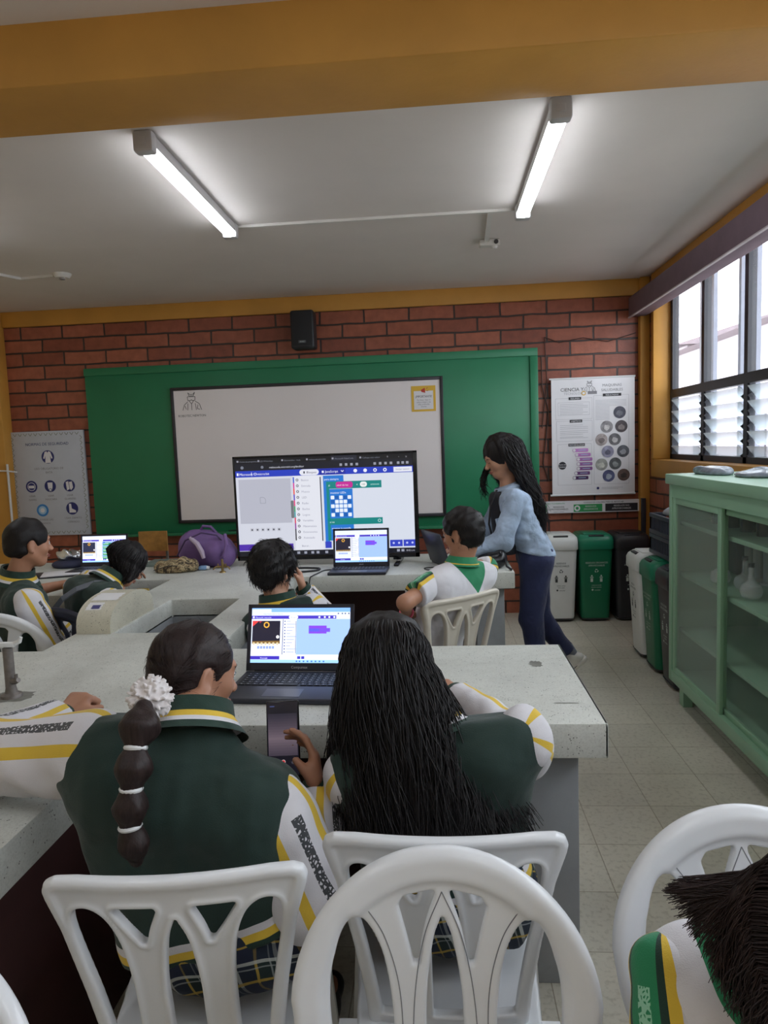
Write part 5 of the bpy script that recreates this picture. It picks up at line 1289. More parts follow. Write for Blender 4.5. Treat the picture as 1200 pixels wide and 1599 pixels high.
RIB_G = cloth_mat('green_rib', C_DKG); RIB_Y = cloth_mat('yellow_rib', C_YEL); RIB_W = cloth_mat('white_rib', C_WHT); TEALC = cloth_mat('green_collar', C_TEAL)
def plaid_mat():
    t = NT('plaid_skirt_cloth'); v = t.coord('Object'); sp = t.n('ShaderNodeSeparateXYZ'); t.l(v, sp.inputs[0])
    wob = t.math('MULTIPLY', t.noise(v, 6, 2), .05)
    a = t.math('ADD', t.math('ADD', sp.outputs['X'], t.math('MULTIPLY', sp.outputs['Z'], .25)), wob); b = t.math('ADD', t.math('SUBTRACT', t.math('ADD', sp.outputs['Z'], t.math('MULTIPLY', sp.outputs['Y'], .8)), t.math('MULTIPLY', sp.outputs['X'], .25)), wob)
    def st(x, per, off, w):
        q = t.math('FRACT', t.math('ADD', t.math('DIVIDE', x, per), off)); return t.math('LESS_THAN', t.math('ABSOLUTE', t.math('SUBTRACT', q, .5)), w)
    c = t.mix(0, srgb(26, 44, 44), srgb(26, 44, 44))
    for x in (a, b):
        c = t.mix(t.math('MULTIPLY', st(x, .07, 0, .2), .6), c, srgb(28, 34, 62)); c = t.mix(t.math('MULTIPLY', st(x, .07, .25, .05), .75), c, srgb(196, 200, 196))
        c = t.mix(t.math('MULTIPLY', st(x, .07, .75, .03), .8), c, srgb(190, 160, 70)); c = t.mix(t.math('MULTIPLY', st(x, .07, .42, .02), .6), c, srgb(170, 176, 176))
    t.color(c); t.rough(.85); t.bump(t.noise(v, 400, 2), .1, .004); return t.mat
PLAID = plaid_mat(); SHOE_B = M('black_shoe', srgb(30, 30, 34), .4); SHOE_W = M('white_canvas', srgb(214, 210, 204), .6); SOCK = M('grey_sock', srgb(120, 124, 136), .8); LIP = M('lip_tone', srgb(150, 84, 78), .5, var=.05); EYEW = M('eye_white', srgb(228, 226, 222), .25, var=0); IRIS = M('dark_iris', srgb(30, 22, 20), .2, var=0)

def nv(v): v = np.array(v, float); return v/np.linalg.norm(v)
def lp(a, b, t): return np.array(a, float)*(1-t)+np.array(b, float)*t
def head_frame(J):
    f = nv(J['hf']); u = np.array(J.get('hu', (0, 0, 1)), float); u = nv(u-f*(u @ f)); r = np.cross(f, u); return r, f, u
def hand(F, w, d, n, t, curl, s, thumb=(.55, .75, .3), spread=0.0):
    """palm from wrist w along d, palm facing n, thumb on side t; curl = bend per joint of the four fingers (degrees)"""
    w, d, n, t = np.array(w, float), nv(d), np.array(n, float), np.array(t, float)
    n = nv(n-d*(n @ d)); t = nv(t-d*(t @ d)-n*(t @ n)); q = .0
    for i, o in enumerate((.024, .008, -.009, -.025)):
        F.cone(w+d*.005*s+t*o*.55*s, w+d*(.078-.004*abs(i-1))*s+t*o*s, .0135*s, .0115*s, k=.012*s)
    F.cone(w+d*.02*s+t*.016*s+n*.006*s, w+d*.05*s+t*.026*s+n*.008*s, .014*s, .012*s, k=.012*s)
    for i, (o, L) in enumerate(((.026, .94), (.0085, 1.04), (-.009, .98), (-.026, .78))):
        p = w+d*(.080-.004*abs(i-1))*s+t*o*s; a = 0.0; c = curl[i] if isinstance(curl, (list, tuple)) else curl
        for j, (l, r) in enumerate(((.040, .0088), (.026, .0080), (.020, .0070))):
            a += radians(c*(.8, 1.1, .7)[j]); v = d*cos(a)+n*sin(a)+t*spread*(1.5-i)*.12
            e = p+nv(v)*l*L*s; F.cone(p, e, r*s, (r-.0008)*s, k=.004*s); p = e
    p = w+d*.022*s+t*.024*s+n*.004*s; v = nv(d*thumb[0]+t*thumb[1]+n*thumb[2]); e = p+v*.037*s
    F.cone(p, e, .0145*s, .0115*s, k=.012*s); v2 = nv(v+d*.35+n*.25*(1 if thumb[2] >= 0 else -1)); e2 = e+v2*.028*s; F.cone(e, e2, .0112*s, .0088*s, k=.004*s)

def build_head(F, J, s):
    r, f, u = head_frame(J); c = np.array(J['head'], float); R = np.array([r, f, u])
    P = lambda x, y, z: c+(r*x+f*y+u*z)*s
    F.ell(P(0, -.008, .026), (.072*s, .092*s, .084*s), R, k=.01)
    F.ell(P(0, .030, -.028), (.056*s, .058*s, .078*s), R, k=.03*s); F.ell(P(0, .060, -.084), (.026*s, .024*s, .02*s), R, k=.03*s)
    F.cone(P(-.05, -.002, -.05), P(-.022, .055, -.088), .018*s, .016*s, k=.03*s); F.cone(P(.05, -.002, -.05), P(.022, .055, -.088), .018*s, .016*s, k=.03*s)
    F.ell(P(0, .080, .024), (.044*s, .012*s, .012*s), R, k=.02*s)
    for q in (-1, 1):
        F.ell(P(q*.038, .058, -.026), (.02*s, .022*s, .022*s), R, k=.022*s); F.ell(P(q*.031, .096, .004), (.016*s, .013*s, .009*s), R, k=.010*s, mode='cut')
        F.ell(P(q*.031, .076, .003), (.0125*s,)*3, R, k=.003)
        F.ell(P(q*.074, -.006, -.012), (.008*s, .017*s, .028*s), R, k=.006*s); F.ell(P(q*.083, -.002, -.008), (.005*s, .010*s, .018*s), R, k=.004*s, mode='cut'); F.ell(P(q*.077, -.001, -.036), (.008*s, .010*s, .010*s), R, k=.004*s)
        F.ell(P(q*.011, .099, -.031), (.008*s, .009*s, .007*s), R, k=.006*s)
    F.cone(P(0, .084, .008), P(0, .108, -.026), .0075*s, .0105*s, k=.012*s)
    F.ell(P(0, .089, -.054), (.021*s, .009*s, .006*s), R, k=.006*s); F.ell(P(0, .088, -.064), (.018*s, .009*s, .007*s), R, k=.005*s)
    F.cone(J['neck'], P(0, -.016, -.06), .052*s, .046*s, k=.025)
def face_parts(body, J, s, closed=False):
    """brows, eyes and lips on the face"""
    r, f, u = head_frame(J); c = np.array(J['head'], float); P = lambda x, y, z: c+(r*x+f*y+u*z)*s
    mb = MB()
    for q in (-1, 1): mb.tube([P(q*.014, .092, .020), P(q*.03, .0905, .0255), P(q*.046, .080, .020)], [.0022*s, .003*s, .0012*s], 6)
    mb.build('eyebrows', HAIR, body, True)
    for q in (-1, 1):
        mb = MB()
        if not closed:
            mb.ell(P(q*.031, .0795, .003), (.0105*s,)*3, 0, None, 14, 10); mb.ell(P(q*.031, .0855, .002), (.0053*s,)*3, 1, None, 12, 8)
        mb.tube([P(q*.019, .0845, .001), P(q*.031, .0912, .0085 if not closed else -.001), P(q*.044, .0815, .002)], [.0008*s, .0017*s, .0008*s], 6, 1)
        mb.build('eye', [EYEW, IRIS], body, True)
    mb = MB(); mb.tube([P(-.021, .083, -.059), P(-.008, .0975, -.056), P(.008, .0975, -.056), P(.021, .083, -.059)], [.002*s, .0042*s, .0042*s, .002*s], 8)
    mb.tube([P(-.018, .084, -.062), P(-.006, .0965, -.065), P(.006, .0965, -.065), P(.018, .084, -.062)], [.002*s, .0045*s, .0045*s, .002*s], 8); mb.build('lips', LIP, body, True)

def torso(F, J, add, s, k=.05):
    hl, hr, sl, sr, pe, ch, nk = [np.array(J[q], float) for q in ('hipL', 'hipR', 'shL', 'shR', 'pel', 'chest', 'neck')]
    F.cone(hl, hr, .085*s+add, None, k=.02); il, ir = lp(sl, ch, .30), lp(sr, ch, .30)
    for a, b in ((hl, il), (hr, ir)): F.cone(lp(a, pe, .15), b, .075*s+add, .070*s+add, k=k)
    F.cone(pe, ch, .092*s+add, .088*s+add, k=k); F.cone(il, ir, .07*s+add, None, k=k)
    F.cone(lp(sl, ch, .12), lp(sr, ch, .12), .046*s+add, None, k=k*.8); F.cone(ch, nk, .07*s+add, .048*s+add*.6, k=k)
    for a in (sl, sr): F.cone(a, lp(nk, ch, .15), .045*s+add*.8, .04*s+add*.6, k=k*.6)
def bounds(J, keys, m):
    P = np.array([J[k] for k in keys], float); return P.min(0)-m, P.max(0)+m
ALLK = ['hipL', 'hipR', 'shL', 'shR', 'pel', 'chest', 'neck', 'head', 'elL', 'elR', 'wrL', 'wrR', 'knL', 'knR', 'anL', 'anR']
def body_mesh(t, J, s, h, skin):
    lo, hi = bounds(J, ALLK, .17); lo[2] = max(lo[2]-.0, -.01); F = Field(lo, hi, h)
    torso(F, J, -.012, s)
    for q in 'LR':
        F.cone(J['sh'+q], J['el'+q], .042*s, .035*s, k=.03); F.cone(J['el'+q], J['wr'+q], .036*s, .023*s, k=.015)
        F.cone(J['hip'+q], J['kn'+q], .070*s, .05*s, k=.03); F.cone(J['kn'+q], J['an'+q], .048*s, .032*s, k=.02)
        fw = nv(J.get('toe'+q, J['fwd'])); a = np.array(J['an'+q], float); F.cone(a-np.array((0, 0, .02)), a+fw*.11*s-np.array((0, 0, .045)), .032*s, .026*s, k=.02)
        if 'hand'+q in J: F_ = J['hand'+q]; hand(F, J['wr'+q], *F_[:4], s*.98, *(F_[4:]))
        else:
            d = nv(np.array(J['wr'+q], float)-np.array(J['el'+q], float)); n = np.array((0, 0, -1.)); tt = np.cross(d, n)*(1 if q == 'R' else -1); hand(F, J['wr'+q], d, n, -tt if False else tt*(-1), 25, s*.95)
    build_head(F, J, s)
    return field_obj('body', F, skin, t)
def ang_attrs(pts, out):
    pts = [np.array(p, float) for p in pts]; out = np.array(out, float)
    def both(V):
        best = np.full(len(V), 1e9); ang = np.zeros(len(V)); al = np.zeros(len(V)); L0 = 0
        for a, b in zip(pts[:-1], pts[1:]):
            ab = b-a; L = np.linalg.norm(ab); d = ab/L; t = np.clip((V-a) @ d, 0, L); rv = V-a-t[:, None]*d; q = np.linalg.norm(rv, axis=1)
            o = nv(out-d*(out @ d)); l = np.cross(d, o); A = np.arctan2(rv @ l, rv @ o); m = q < best
            best[m] = q[m]; ang[m] = A[m]; al[m] = L0+t[m]; L0 += L
        return ang, al
    return {'ang': lambda V: (both(V)[0]/pi+1)/2, 'along': lambda V: both(V)[1]}
def sleeve(name, parent, J, q, out, mat, h, s, r=(.066, .060, .046), stop=1.0, seed=0, bare=False):
    sh, el, wr, ch = [np.array(J[k], float) for k in ('sh'+q, 'el'+q, 'wr'+q, 'chest')]
    st = lp(sh, ch, -.06); end = lp(el, wr, stop) if not bare else lp(sh, el, stop)
    pts = [st, el, end] if not bare else [st, end]
    P = np.array(pts); F = Field(P.min(0)-.11, P.max(0)+.11, h)
    if bare: F.cone(st, lp(sh, el, stop+.15), r[0]*s, r[1]*s, k=.02); d = nv(el-sh)
    else: F.cone(st, el, r[0]*s, r[1]*s, k=.02); F.cone(el, lp(el, wr, stop+.12), r[1]*s, r[2]*s, k=.03); d = nv(wr-el)
    F.noise(.0035, 55, seed+3, (1, 1, 1)); F.plane(end, d, .004, end-.1, end+.1)
    return field_obj(name, F, mat, parent, ang_attrs(pts if bare else [st, el, lp(el, wr, stop+.12)], out))
def ring_band(name, parent, c, axis, rx, ry, mats, segs, xdir=None, n=36, thick=.004):
    """knitted band: list of (offset along axis, scale) with one colour per stretch"""
    x, y, z = basis(axis, xdir); mb = MB(); c = Vector(c); vs = []
    for off, sc in segs:
        for j in range(n):
            a = 2*pi*j/n; vs.append(c+z*off+x*(rx*sc*cos(a))+y*(ry*sc*sin(a)))
    for i in range(len(segs)-1):
        mb.add([], [], 0)
        for j in range(n): mb.f.append((i*n+j, i*n+(j+1) % n, (i+1)*n+(j+1) % n, (i+1)*n+j)); mb.m.append(min(i, len(mats)-1))
    mb.v = [tuple(v) for v in vs]; return mb.build(name, mats, parent, True)
def strands(name, parent, paths, r0, mat, sides=4, taper=.35):
    """paths: (N, K, 3) array -> one mesh of thin tapering locks"""
    P = np.asarray(paths, float); N, K, _ = P.shape; T = np.gradient(P, axis=1); T /= np.linalg.norm(T, axis=2, keepdims=True)+1e-9
    ref = np.array((.31, .83, .47)); X = np.cross(T, ref); X /= np.linalg.norm(X, axis=2, keepdims=True)+1e-9; Y = np.cross(T, X)
    rad = (np.asarray(r0).reshape(-1, 1) if np.ndim(r0) else np.full((N, 1), r0))*np.linspace(1, taper, K)[None]
    ring = [P+(X*cos(2*pi*j/sides)+Y*sin(2*pi*j/sides))*rad[..., None] for j in range(sides)]
    V = np.stack(ring, 2).reshape(-1, 3); idx = np.arange(N*K*sides).reshape(N, K, sides); Q = []
    for j in range(sides):
        a, b = idx[:, :-1, j], idx[:, :-1, (j+1) % sides]; c, d = idx[:, 1:, (j+1) % sides], idx[:, 1:, j]
        Q.append(np.stack([a, b, c, d], -1).reshape(-1, 4))
    return field_obj(name, None, mat, parent, VQ=(V, np.concatenate(Q)))
def long_hair(t, J, s, end_fn, n, lock_r, wave, seed, az=(-125, 125), mat=HAIR, smat=STRAND, h=.008, K=26, puff=.012, fill_r=.022, bow=.012, solid_to=1.0, freq=(5, 9), rnd_end=.03):
    """hair combed from the crown over the skull and falling to end_fn(azimuth, random)"""
    r, f, u = head_frame(J); c = np.array(J['head'], float); rng = np.random.RandomState(seed)
    def path(phi, v, jit, wamp):
        top = c+(f*.015+u*.0)*s; pts = []; dirn = -f*cos(phi)+r*sin(phi)
        A = (.072+puff)*s; B = (.092+puff)*s; H = (.084+puff)*s; cc = c+(-f*.008+u*.026)*s
        th1 = radians(98)
        for i in range(K//2):
            th = th1*i/(K//2-1); dx = r @ dirn; dy = f @ dirn
            pts.append(cc+u*H*cos(th)+(r*dx*A+f*dy*B)*sin(th)*(1+jit*.08))
        p0 = pts[-1]; e = np.array(end_fn(phi, v), float); mid = lp(p0, e, .4)+dirn*bow
        for i in range(1, K-K//2+1):
            q = i/(K-K//2); pts.append((1-q)**2*p0+2*q*(1-q)*mid+q*q*e)
        P = np.array(pts); lat = np.cross(dirn, (0, 0, 1)); w = np.linspace(0, 1, K)**1.3
        ph = rng.uniform(0, 6.28, 2); fr = rng.uniform(*freq)
        P += lat[None]*(np.sin(np.linspace(0, fr*2.2, K)+ph[0])*w*wamp)[:, None]+dirn[None]*(np.cos(np.linspace(0, fr*2.2, K)+ph[1])*w*wamp*.8+jit*.010*w)[:, None]
        return P
    a0, a1 = radians(az[0]), radians(az[1])
    lo = c-.35; hi = c+.35
    solid = [path(a0+(a1-a0)*i/40, .5, 0, 0) for i in range(41)]; S = np.array(solid)
    F = Field(S.reshape(-1, 3).min(0)-.06, S.reshape(-1, 3).max(0)+.06, h)
    R3 = np.array([r, f, u]); F.ell(c+(-f*.014+u*.03)*s, ((.073+puff*.6)*s, (.088+puff*.6)*s, (.084+puff*.6)*s), R3, k=.01)
    for P in solid:
        Qs = P-(P-c)*(.12*np.linspace(1, 0, K))[:, None]; rr = fill_r*np.linspace(1, .55, K)
        for i in range(0, int((K-2)*solid_to), 2): F.cone(Qs[i], Qs[i+2], rr[i], rr[i+2], k=.004)
    F.ell(c+(f*.11-u*.05)*s, (.062*s, .075*s, .095*s), R3, k=.015, mode='cut')
    F.noise(.0025, 130, seed, (3, 3, .3))
    o = field_obj('hair', F, mat, t)
    Ps = np.array([path(rng.uniform(a0, a1), rng.uniform(0, 1), rng.uniform(-.3, 1.6), wave*rng.uniform(.5, 1.4)) for _ in range(n)])
    strands('hair_locks', o, Ps, lock_r*rng.uniform(.5, 1.3, n), smat); return o
def short_locks(o, crown, u, n, seed, L, target=None, mat=STRAND, r0=.0016):
    me = o.data; off = np.array(root_of(o).location); N = len(me.vertices); co = np.empty(N*3); no = np.empty(N*3)
    me.vertices.foreach_get('co', co); me.vertex_normals.foreach_get('vector', no); co = co.reshape(-1, 3)+off; no = no.reshape(-1, 3)
    rng = np.random.RandomState(seed); i = rng.randint(0, N, n); p = co[i]; nn = no[i]
    d = (p-crown); d -= nn*(d*nn).sum(1, keepdims=True); d /= np.linalg.norm(d, axis=1, keepdims=True)+1e-6
    if target is not None: d = np.array(target)-p; d -= nn*(d*nn).sum(1, keepdims=True); d /= np.linalg.norm(d, axis=1, keepdims=True)+1e-6; d = d+nn*.03+rng.normal(size=(n, 3))*.06
    else: d = d+nn*rng.uniform(.05, .55, (n, 1))+rng.normal(size=(n, 3))*.25
    d = d; d /= np.linalg.norm(d, axis=1, keepdims=True)
    ll = (L*rng.uniform(.5, 1.5, n))[:, None]; K = 5; P = np.stack([p-nn*.003+d*ll*q+(nn*(-.25 if target is None else -.42)-u*(.2 if target is None else .0))*ll*q*q for q in np.linspace(0, 1, K)], 1)
    strands('hair_locks', o, P, r0*rng.uniform(.6, 1.3, n), mat, 3, .25)
def short_hair(t, J, s, puff, seed, noise=.004, mat=HAIR, h=.005, nape=-.075, locks=700, lock_len=.016):
    r, f, u = head_frame(J); c = np.array(J['head'], float); R = np.array([r, f, u]); P = lambda x, y, z: c+(r*x+f*y+u*z)*s
    F = Field(c-.17*s, c+.17*s, h)
    F.ell(P(0, -.010, .028), ((.074+puff)*s, (.094+puff)*s, (.086+puff)*s), R, k=0); F.ell(P(0, -.03, -.02), ((.068+puff*.5)*s, (.072+puff*.5)*s, .075*s), R, k=.02)
    F.ell(P(0, .118, -.058), (.088*s, .083*s, .102*s), R, k=.008, mode='cut'); F.plane(P(0, -.06, nape), -u-f*.25, .01)
    for q in (-1, 1): F.ell(P(q*.082, .0, -.02), (.03*s, .024*s, .04*s), R, k=.006, mode='cut'); F.ell(P(q*.07, -.03, -.085), (.03*s, .05*s, .035*s), R, k=.01, mode='cut')
    F.noise(noise, 130, seed); F.noise(noise*.8, 60, seed+1)
    o = field_obj('hair', F, mat, t); short_locks(o, P(0, -.02, .11), u, locks, seed, lock_len); return o
def jacket(t, J, s, h, seed, hem_at, outL, outR, collar=True, tilt=(0, 0, 1), stops=(.93, .93), sr=(.068, .062, .046), bulk=.016, boxy=0):
    lo, hi = bounds(J, ['hipL', 'hipR', 'shL', 'shR', 'pel', 'chest', 'neck'], .17); F = Field(lo, hi, h)
    torso(F, J, bulk, s)
    if boxy:
        for a_, b_ in (('hipL', 'shL'), ('hipR', 'shR')): F.cone(lp(J[a_], J['pel'], -boxy), lp(J[b_], J['chest'], .22), .075*s+bulk, .068*s+bulk, k=.05)
    F.noise(.0045, 34, seed, (1, 1, .6)); F.noise(.0018, 95, seed+7)
    ax_ = nv(np.array(J['chest'], float)-np.array(J['pel'], float)); hp = lp(J['pel'], J['chest'], hem_at)
    F.plane(hp, -ax_, .01); nk = np.array(J['neck'], float); F.plane(nk+ax_*.012, nv(nk-np.array(J['chest'], float)), .01)
    o = field_obj('jacket', F, JACKET, t, {'hem': lambda V: np.clip(((V-hp) @ ax_)/.15, 0, 1)})
    for q, ot, st in (('L', outL, stops[0]), ('R', outR, stops[1])):
        sleeve('sleeve', o, J, q, ot, SLEEVE, h, s, sr, stop=st, seed=seed+ord(q))
        wr, el = np.array(J['wr'+q], float), np.array(J['el'+q], float); d = nv(wr-el); e = lp(el, wr, st)
        ring_band('cuff', o, e, d, .036*s, .033*s, [RIB_W, RIB_G, RIB_Y, RIB_W, RIB_G, RIB_G], [(-.022, 1.22), (-.014, 1.18), (-.009, 1.14), (-.001, 1.12), (.004, 1.1), (.028, 1.0), (.024, .8)])
    if collar:
        r, f, u = head_frame(J); up = nv(lp(np.array(J['head'], float)-nk, nk-np.array(J['chest'], float), .55)); 
        sh_ = nv(np.array(J['shR'], float)-np.array(J['shL'], float))
        ring_band('collar', o, nk-up*.004, up, .083*s, .073*s, [RIB_G, RIB_W, RIB_Y, RIB_G, RIB_G], [(-.022, 1.42), (-.006, 1.27), (.004, 1.17), (.017, 1.06), (.048, .99), (.044, .86)], sh_)
    return o
def polo(t, J, s, h, seed, outL, outR, hem_at=-.15, stop=.62):
    lo, hi = bounds(J, ['hipL', 'hipR', 'shL', 'shR', 'pel', 'chest', 'neck'], .15); F = Field(lo, hi, h)
    torso(F, J, .006, s); F.noise(.004, 42, seed, (1, 1, .5))
    ch, nk, pe = [np.array(J[k], float) for k in ('chest', 'neck', 'pel')]; ax_ = nv(ch-pe); hp = lp(pe, ch, hem_at); F.plane(hp, -ax_, .01); F.plane(nk+ax_*.005, nv(nk-ch), .008)
    rt = nv(np.array(J['shR'], float)-np.array(J['shL'], float)); dn = -nv(nk-pe)
    o = field_obj('polo_shirt', F, POLO, t, {'yoke': lambda V: np.clip((((V-nk) @ dn)+np.abs((V-nk) @ rt)*1.15)/.19, 0, 1)})
    for q, ot in (('L', outL), ('R', outR)): sleeve('sleeve', o, J, q, ot, POLOS, h, s, (.06, .062, .05), stop=stop, seed=seed+ord(q), bare=True)
    up = nv(lp(np.array(J['head'], float)-nk, nk-ch, .4)); ring_band('collar', o, nk, up, .066*s, .060*s, [TEALC, RIB_Y, TEALC, TEALC], [(-.018, 1.38), (-.010, 1.30), (-.006, 1.26), (.022, 1.0), (.018, .88)], rt)
    return o
def legs_cloth(t, J, s, h, mat, name='trousers', add=.014, stop=.93):
    lo, hi = bounds(J, ['hipL', 'hipR', 'pel', 'knL', 'knR', 'anL', 'anR'], .14); lo[2] = max(lo[2], -.01); F = Field(lo, hi, h)
    F.cone(J['hipL'], J['hipR'], .086*s+add*.7, None, k=.02); F.cone(J['pel'], lp(J['pel'], J['chest'], .22), .088*s+add, .085*s+add*.6, k=.05)
    for q in 'LR':
        F.cone(J['hip'+q], J['kn'+q], .076*s+add, .052*s+add*.8, k=.03); e = lp(J['kn'+q], J['an'+q], stop); F.cone(J['kn'+q], e, .052*s+add*.8, .036*s+add, k=.02); d = nv(np.array(J['an'+q], float)-np.array(J['kn'+q], float)); F.plane(e, d, .004, e-.12, e+.12)
    F.noise(.003, 50, 11); return field_obj(name, F, mat, t)
def skirt(t, J, s, h, seed):
    lo, hi = bounds(J, ['hipL', 'hipR', 'pel', 'knL', 'knR'], .16); F = Field(lo, hi, h)
    F.cone(J['hipL'], J['hipR'], .108*s, None, k=.02); F.cone(J['pel'], lp(J['pel'], J['chest'], .3), .10*s, .092*s, k=.04)
    for q in 'LR': F.cone(J['hip'+q], J['kn'+q], .098*s, .086*s, k=.07)
    F.cone(lp(J['hipL'], J['hipR'], .5), lp(J['knL'], J['knR'], .5), .09*s, .08*s, k=.08); F.noise(.006, 60, seed, (2, .6, .6))
    m = lp(J['knL'], J['knR'], .5); d = nv(m-np.array(J['pel'], float)); F.plane(m-d*.02, d, .005); return field_obj('skirt', F, PLAID, t)
def shoes(t, J, s, mat):
    for q in 'LR':
        a = np.array(J['an'+q], float); fw = nv(J.get('toe'+q, J['fwd'])); F = Field(a-.2, a+.2, .006); z = np.array((0, 0, 1.))
        F.cone(a-z*.055-fw*.03, a-z*.06+fw*.13*s, .034*s, .036*s, k=.02); F.cone(a-z*.01, a-z*.05+fw*.04, .04*s, .036*s, k=.03); F.plane(a-z*.088, -z, .004)
        field_obj('shoe', F, mat, t)
def seat_legs(J, fwd, s, feet=None):
    """fills hips, knees and ankles of a sitter from the pelvis and a facing direction"""
    f = nv((fwd[0], fwd[1], 0)); r = np.array((f[1], -f[0], 0)); p = np.array(J['pel'], float); J['fwd'] = f
    for q, k in (('L', -1), ('R', 1)):
        J['hip'+q] = p+r*.078*s*k-np.array((0, 0, .015)); J['kn'+q] = J['hip'+q]+f*.36*s+r*.03*k+np.array((0, 0, .0)); J['an'+q] = np.array((*(J['kn'+q]-f*.02)[:2], .088)); J['an'+q][:2] += r[:2]*.01*k
        if J['kn'+q][2] > .5: J['kn'+q][2] = .5
    return J

# ---- the girl with the bubble braid, holding a phone
S = .98
J = dict(pel=(-.47, 1.29, .555), chest=(-.53, 1.285, .80), neck=(-.515, 1.325, .945), head=(-.555, 1.455, 1.012), hf=(.66, .68, -.30), hu=(-.05, .2, 1),
         shL=(-.70, 1.285, .90), shR=(-.355, 1.275, .785), elL=(-.985, 1.34, .868), wrL=(-.955, 1.60, .852), elR=(-.275, 1.265, .62), wrR=(-.283, 1.435, .752),
         handL=((.28, .85, .42), (0, .4, -1), (1, 0, 0), 72, (.75, .55, .25)), handR=((-.12, .30, .95), (-.9, -.1, .05), (0, -1, .2), [22, 30, 34, 38], (.75, .25, .5)))
seat_legs(J, (0.05, 1), S)
g1 = thing('person', 'girl in green jacket with bubble braid and white scrunchie, holding up a phone', 'person', (-.465, 1.225, 0))
b = body_mesh(g1, J, S, .0055, SKIN); face_parts(b, J, S)
jk = jacket(g1, J, S, .006, 4, -.02, (.0, -.5, 1), (.75, -.65, .2), sr=(.084, .078, .05), bulk=.026, boxy=.4)
skirt(g1, J, S, .008, 2); shoes(g1, J, S, SHOE_B)
r_, f_, u_ = head_frame(J); c_ = np.array(J['head']); HP = lambda x, y, z: c_+(r_*x+f_*y+u_*z)*S
F = Field(c_-.17, c_+.17, .005); R3 = np.array([r_, f_, u_])
F.ell(HP(0, -.010, .028), (.079*S, .099*S, .091*S), R3, k=0); F.ell(HP(0, -.035, -.022), (.070*S, .068*S, .07*S), R3, k=.02); F.ell(HP(0, .115, -.055), (.09*S, .085*S, .10*S), R3, k=.006, mode='cut')
for q in (-1, 1): F.ell(HP(q*.085, .004, -.022), (.026*S, .026*S, .04*S), R3, k=.006, mode='cut')
F.plane(HP(0, -.05, -.082), -u_-f_*.3, .01); F.noise(.0012, 160, 3, (3, .5, .5)); hc = field_obj('hair', F, HAIRB, g1); short_locks(hc, HP(0, 0, .1), u_, 2600, 5, .05, (-.556, 1.25, 1.03), STRANDB, .0011)
# pompom scrunchie and bubble braid
pom = np.array((-.558, 1.235, 1.038)); rng = np.random.RandomState(3)
F = Field(pom-.07, pom+.07, .003); F.ell(pom, (.034, .032, .034), k=0)
for i in range(260):
    v = nv(rng.normal(size=3)); F.cone(pom+v*.028, pom+v*rng.uniform(.036, .044), .0036, .003, k=.001)
sc = field_obj('scrunchie', F, M('white_wool', srgb(226, 220, 220), .9, var=.05, sheen=.3), g1)
chain = [(-.552, 1.19, 1.035), (-.552, 1.16, 1.01), (-.551, 1.145, .98), (-.553, 1.132, .945), (-.555, 1.125, .914), (-.557, 1.12, .88), (-.557, 1.115, .85), (-.553, 1.115, .825), (-.551, 1.118, .785)]
F = Field(np.array(chain).min(0)-.06, np.array(chain).max(0)+.06, .005)
F.cone((-.56, 1.34, 1.03), pom, .034, .02, k=.02)
for i in (0, 2, 4, 6):
    a, e = np.array(chain[i]), np.array(chain[i+1] if i < 6 else chain[8]); m = (a+np.array(chain[min(i+2, 8)]))/2; F.cone(a, m, .017, .035-.0015*i, k=.01); F.cone(m, np.array(chain[min(i+2, 8)]), .035-.0015*i, .013 if i < 6 else .012, k=.01)
F.noise(.0012, 220, 5, (3, 3, .5)); br = field_obj('braid', F, HAIRB, g1)
for i in (2, 4, 6):
    a = Vector(chain[i]); d = (Vector(chain[min(i+1, 8)])-Vector(chain[i-1])).normalized(); x, y, z = basis(d); mb = MB()
    mb.tube([a+(x*cos(2*pi*k/16)+y*sin(2*pi*k/16))*.0165 for k in range(17)], .0048, 8, caps=False); mb.build('hair_tie', WHITE_PLASTIC, br, True)
# phone
ph = thing('phone', 'dark phone held upright by the braided girl, camera app with red button on screen', 'phone', (-.366, 1.485, .77))
Rp = Matrix.Rotation(radians(-14), 3, 'X') @ Matrix.Rotation(radians(-2), 3, 'Y'); pc = Vector((-.366, 1.485, .848))
mb = MB(); mb.box(pc, (.076, .009, .165), 0, Rp, .004, 3); mb.build('phone_body', BLKP, ph, True)
sh = Sheet(pc+Rp @ Vector((-.0355, -.0047, .080)), Rp @ Vector((1, 0, 0)), Rp @ Vector((0, 0, -1)), .071, .160, .0002); e = lambda r, g, b: E_(r, g, b, .5)
sh.rect(0, 0, 1, 1, e(22, 20, 30), 1)
for i in range(16): sh.rect(.03, .16+.036*i, .97, .16+.036*(i+1), e(*[int(q) for q in lp((44, 40, 54), (112, 98, 108), 1-abs(i-9)/9.5)]), 2)
sh.disc(.5, .82, .065, e(220, 220, 220), 3); sh.disc(.5, .82, .055, e(204, 44, 52), 4); sh.disc(.2, .83, .05, e(110, 110, 120), 3); sh.disc(.8, .83, .045, e(70, 70, 80), 3)
for u in (.25, .5, .75): sh.disc(u, .93, .018, e(180, 180, 190), 3)
sh.rect(.1, .05, .25, .065, e(70, 80, 130), 3); sh.build('display', ph, True)

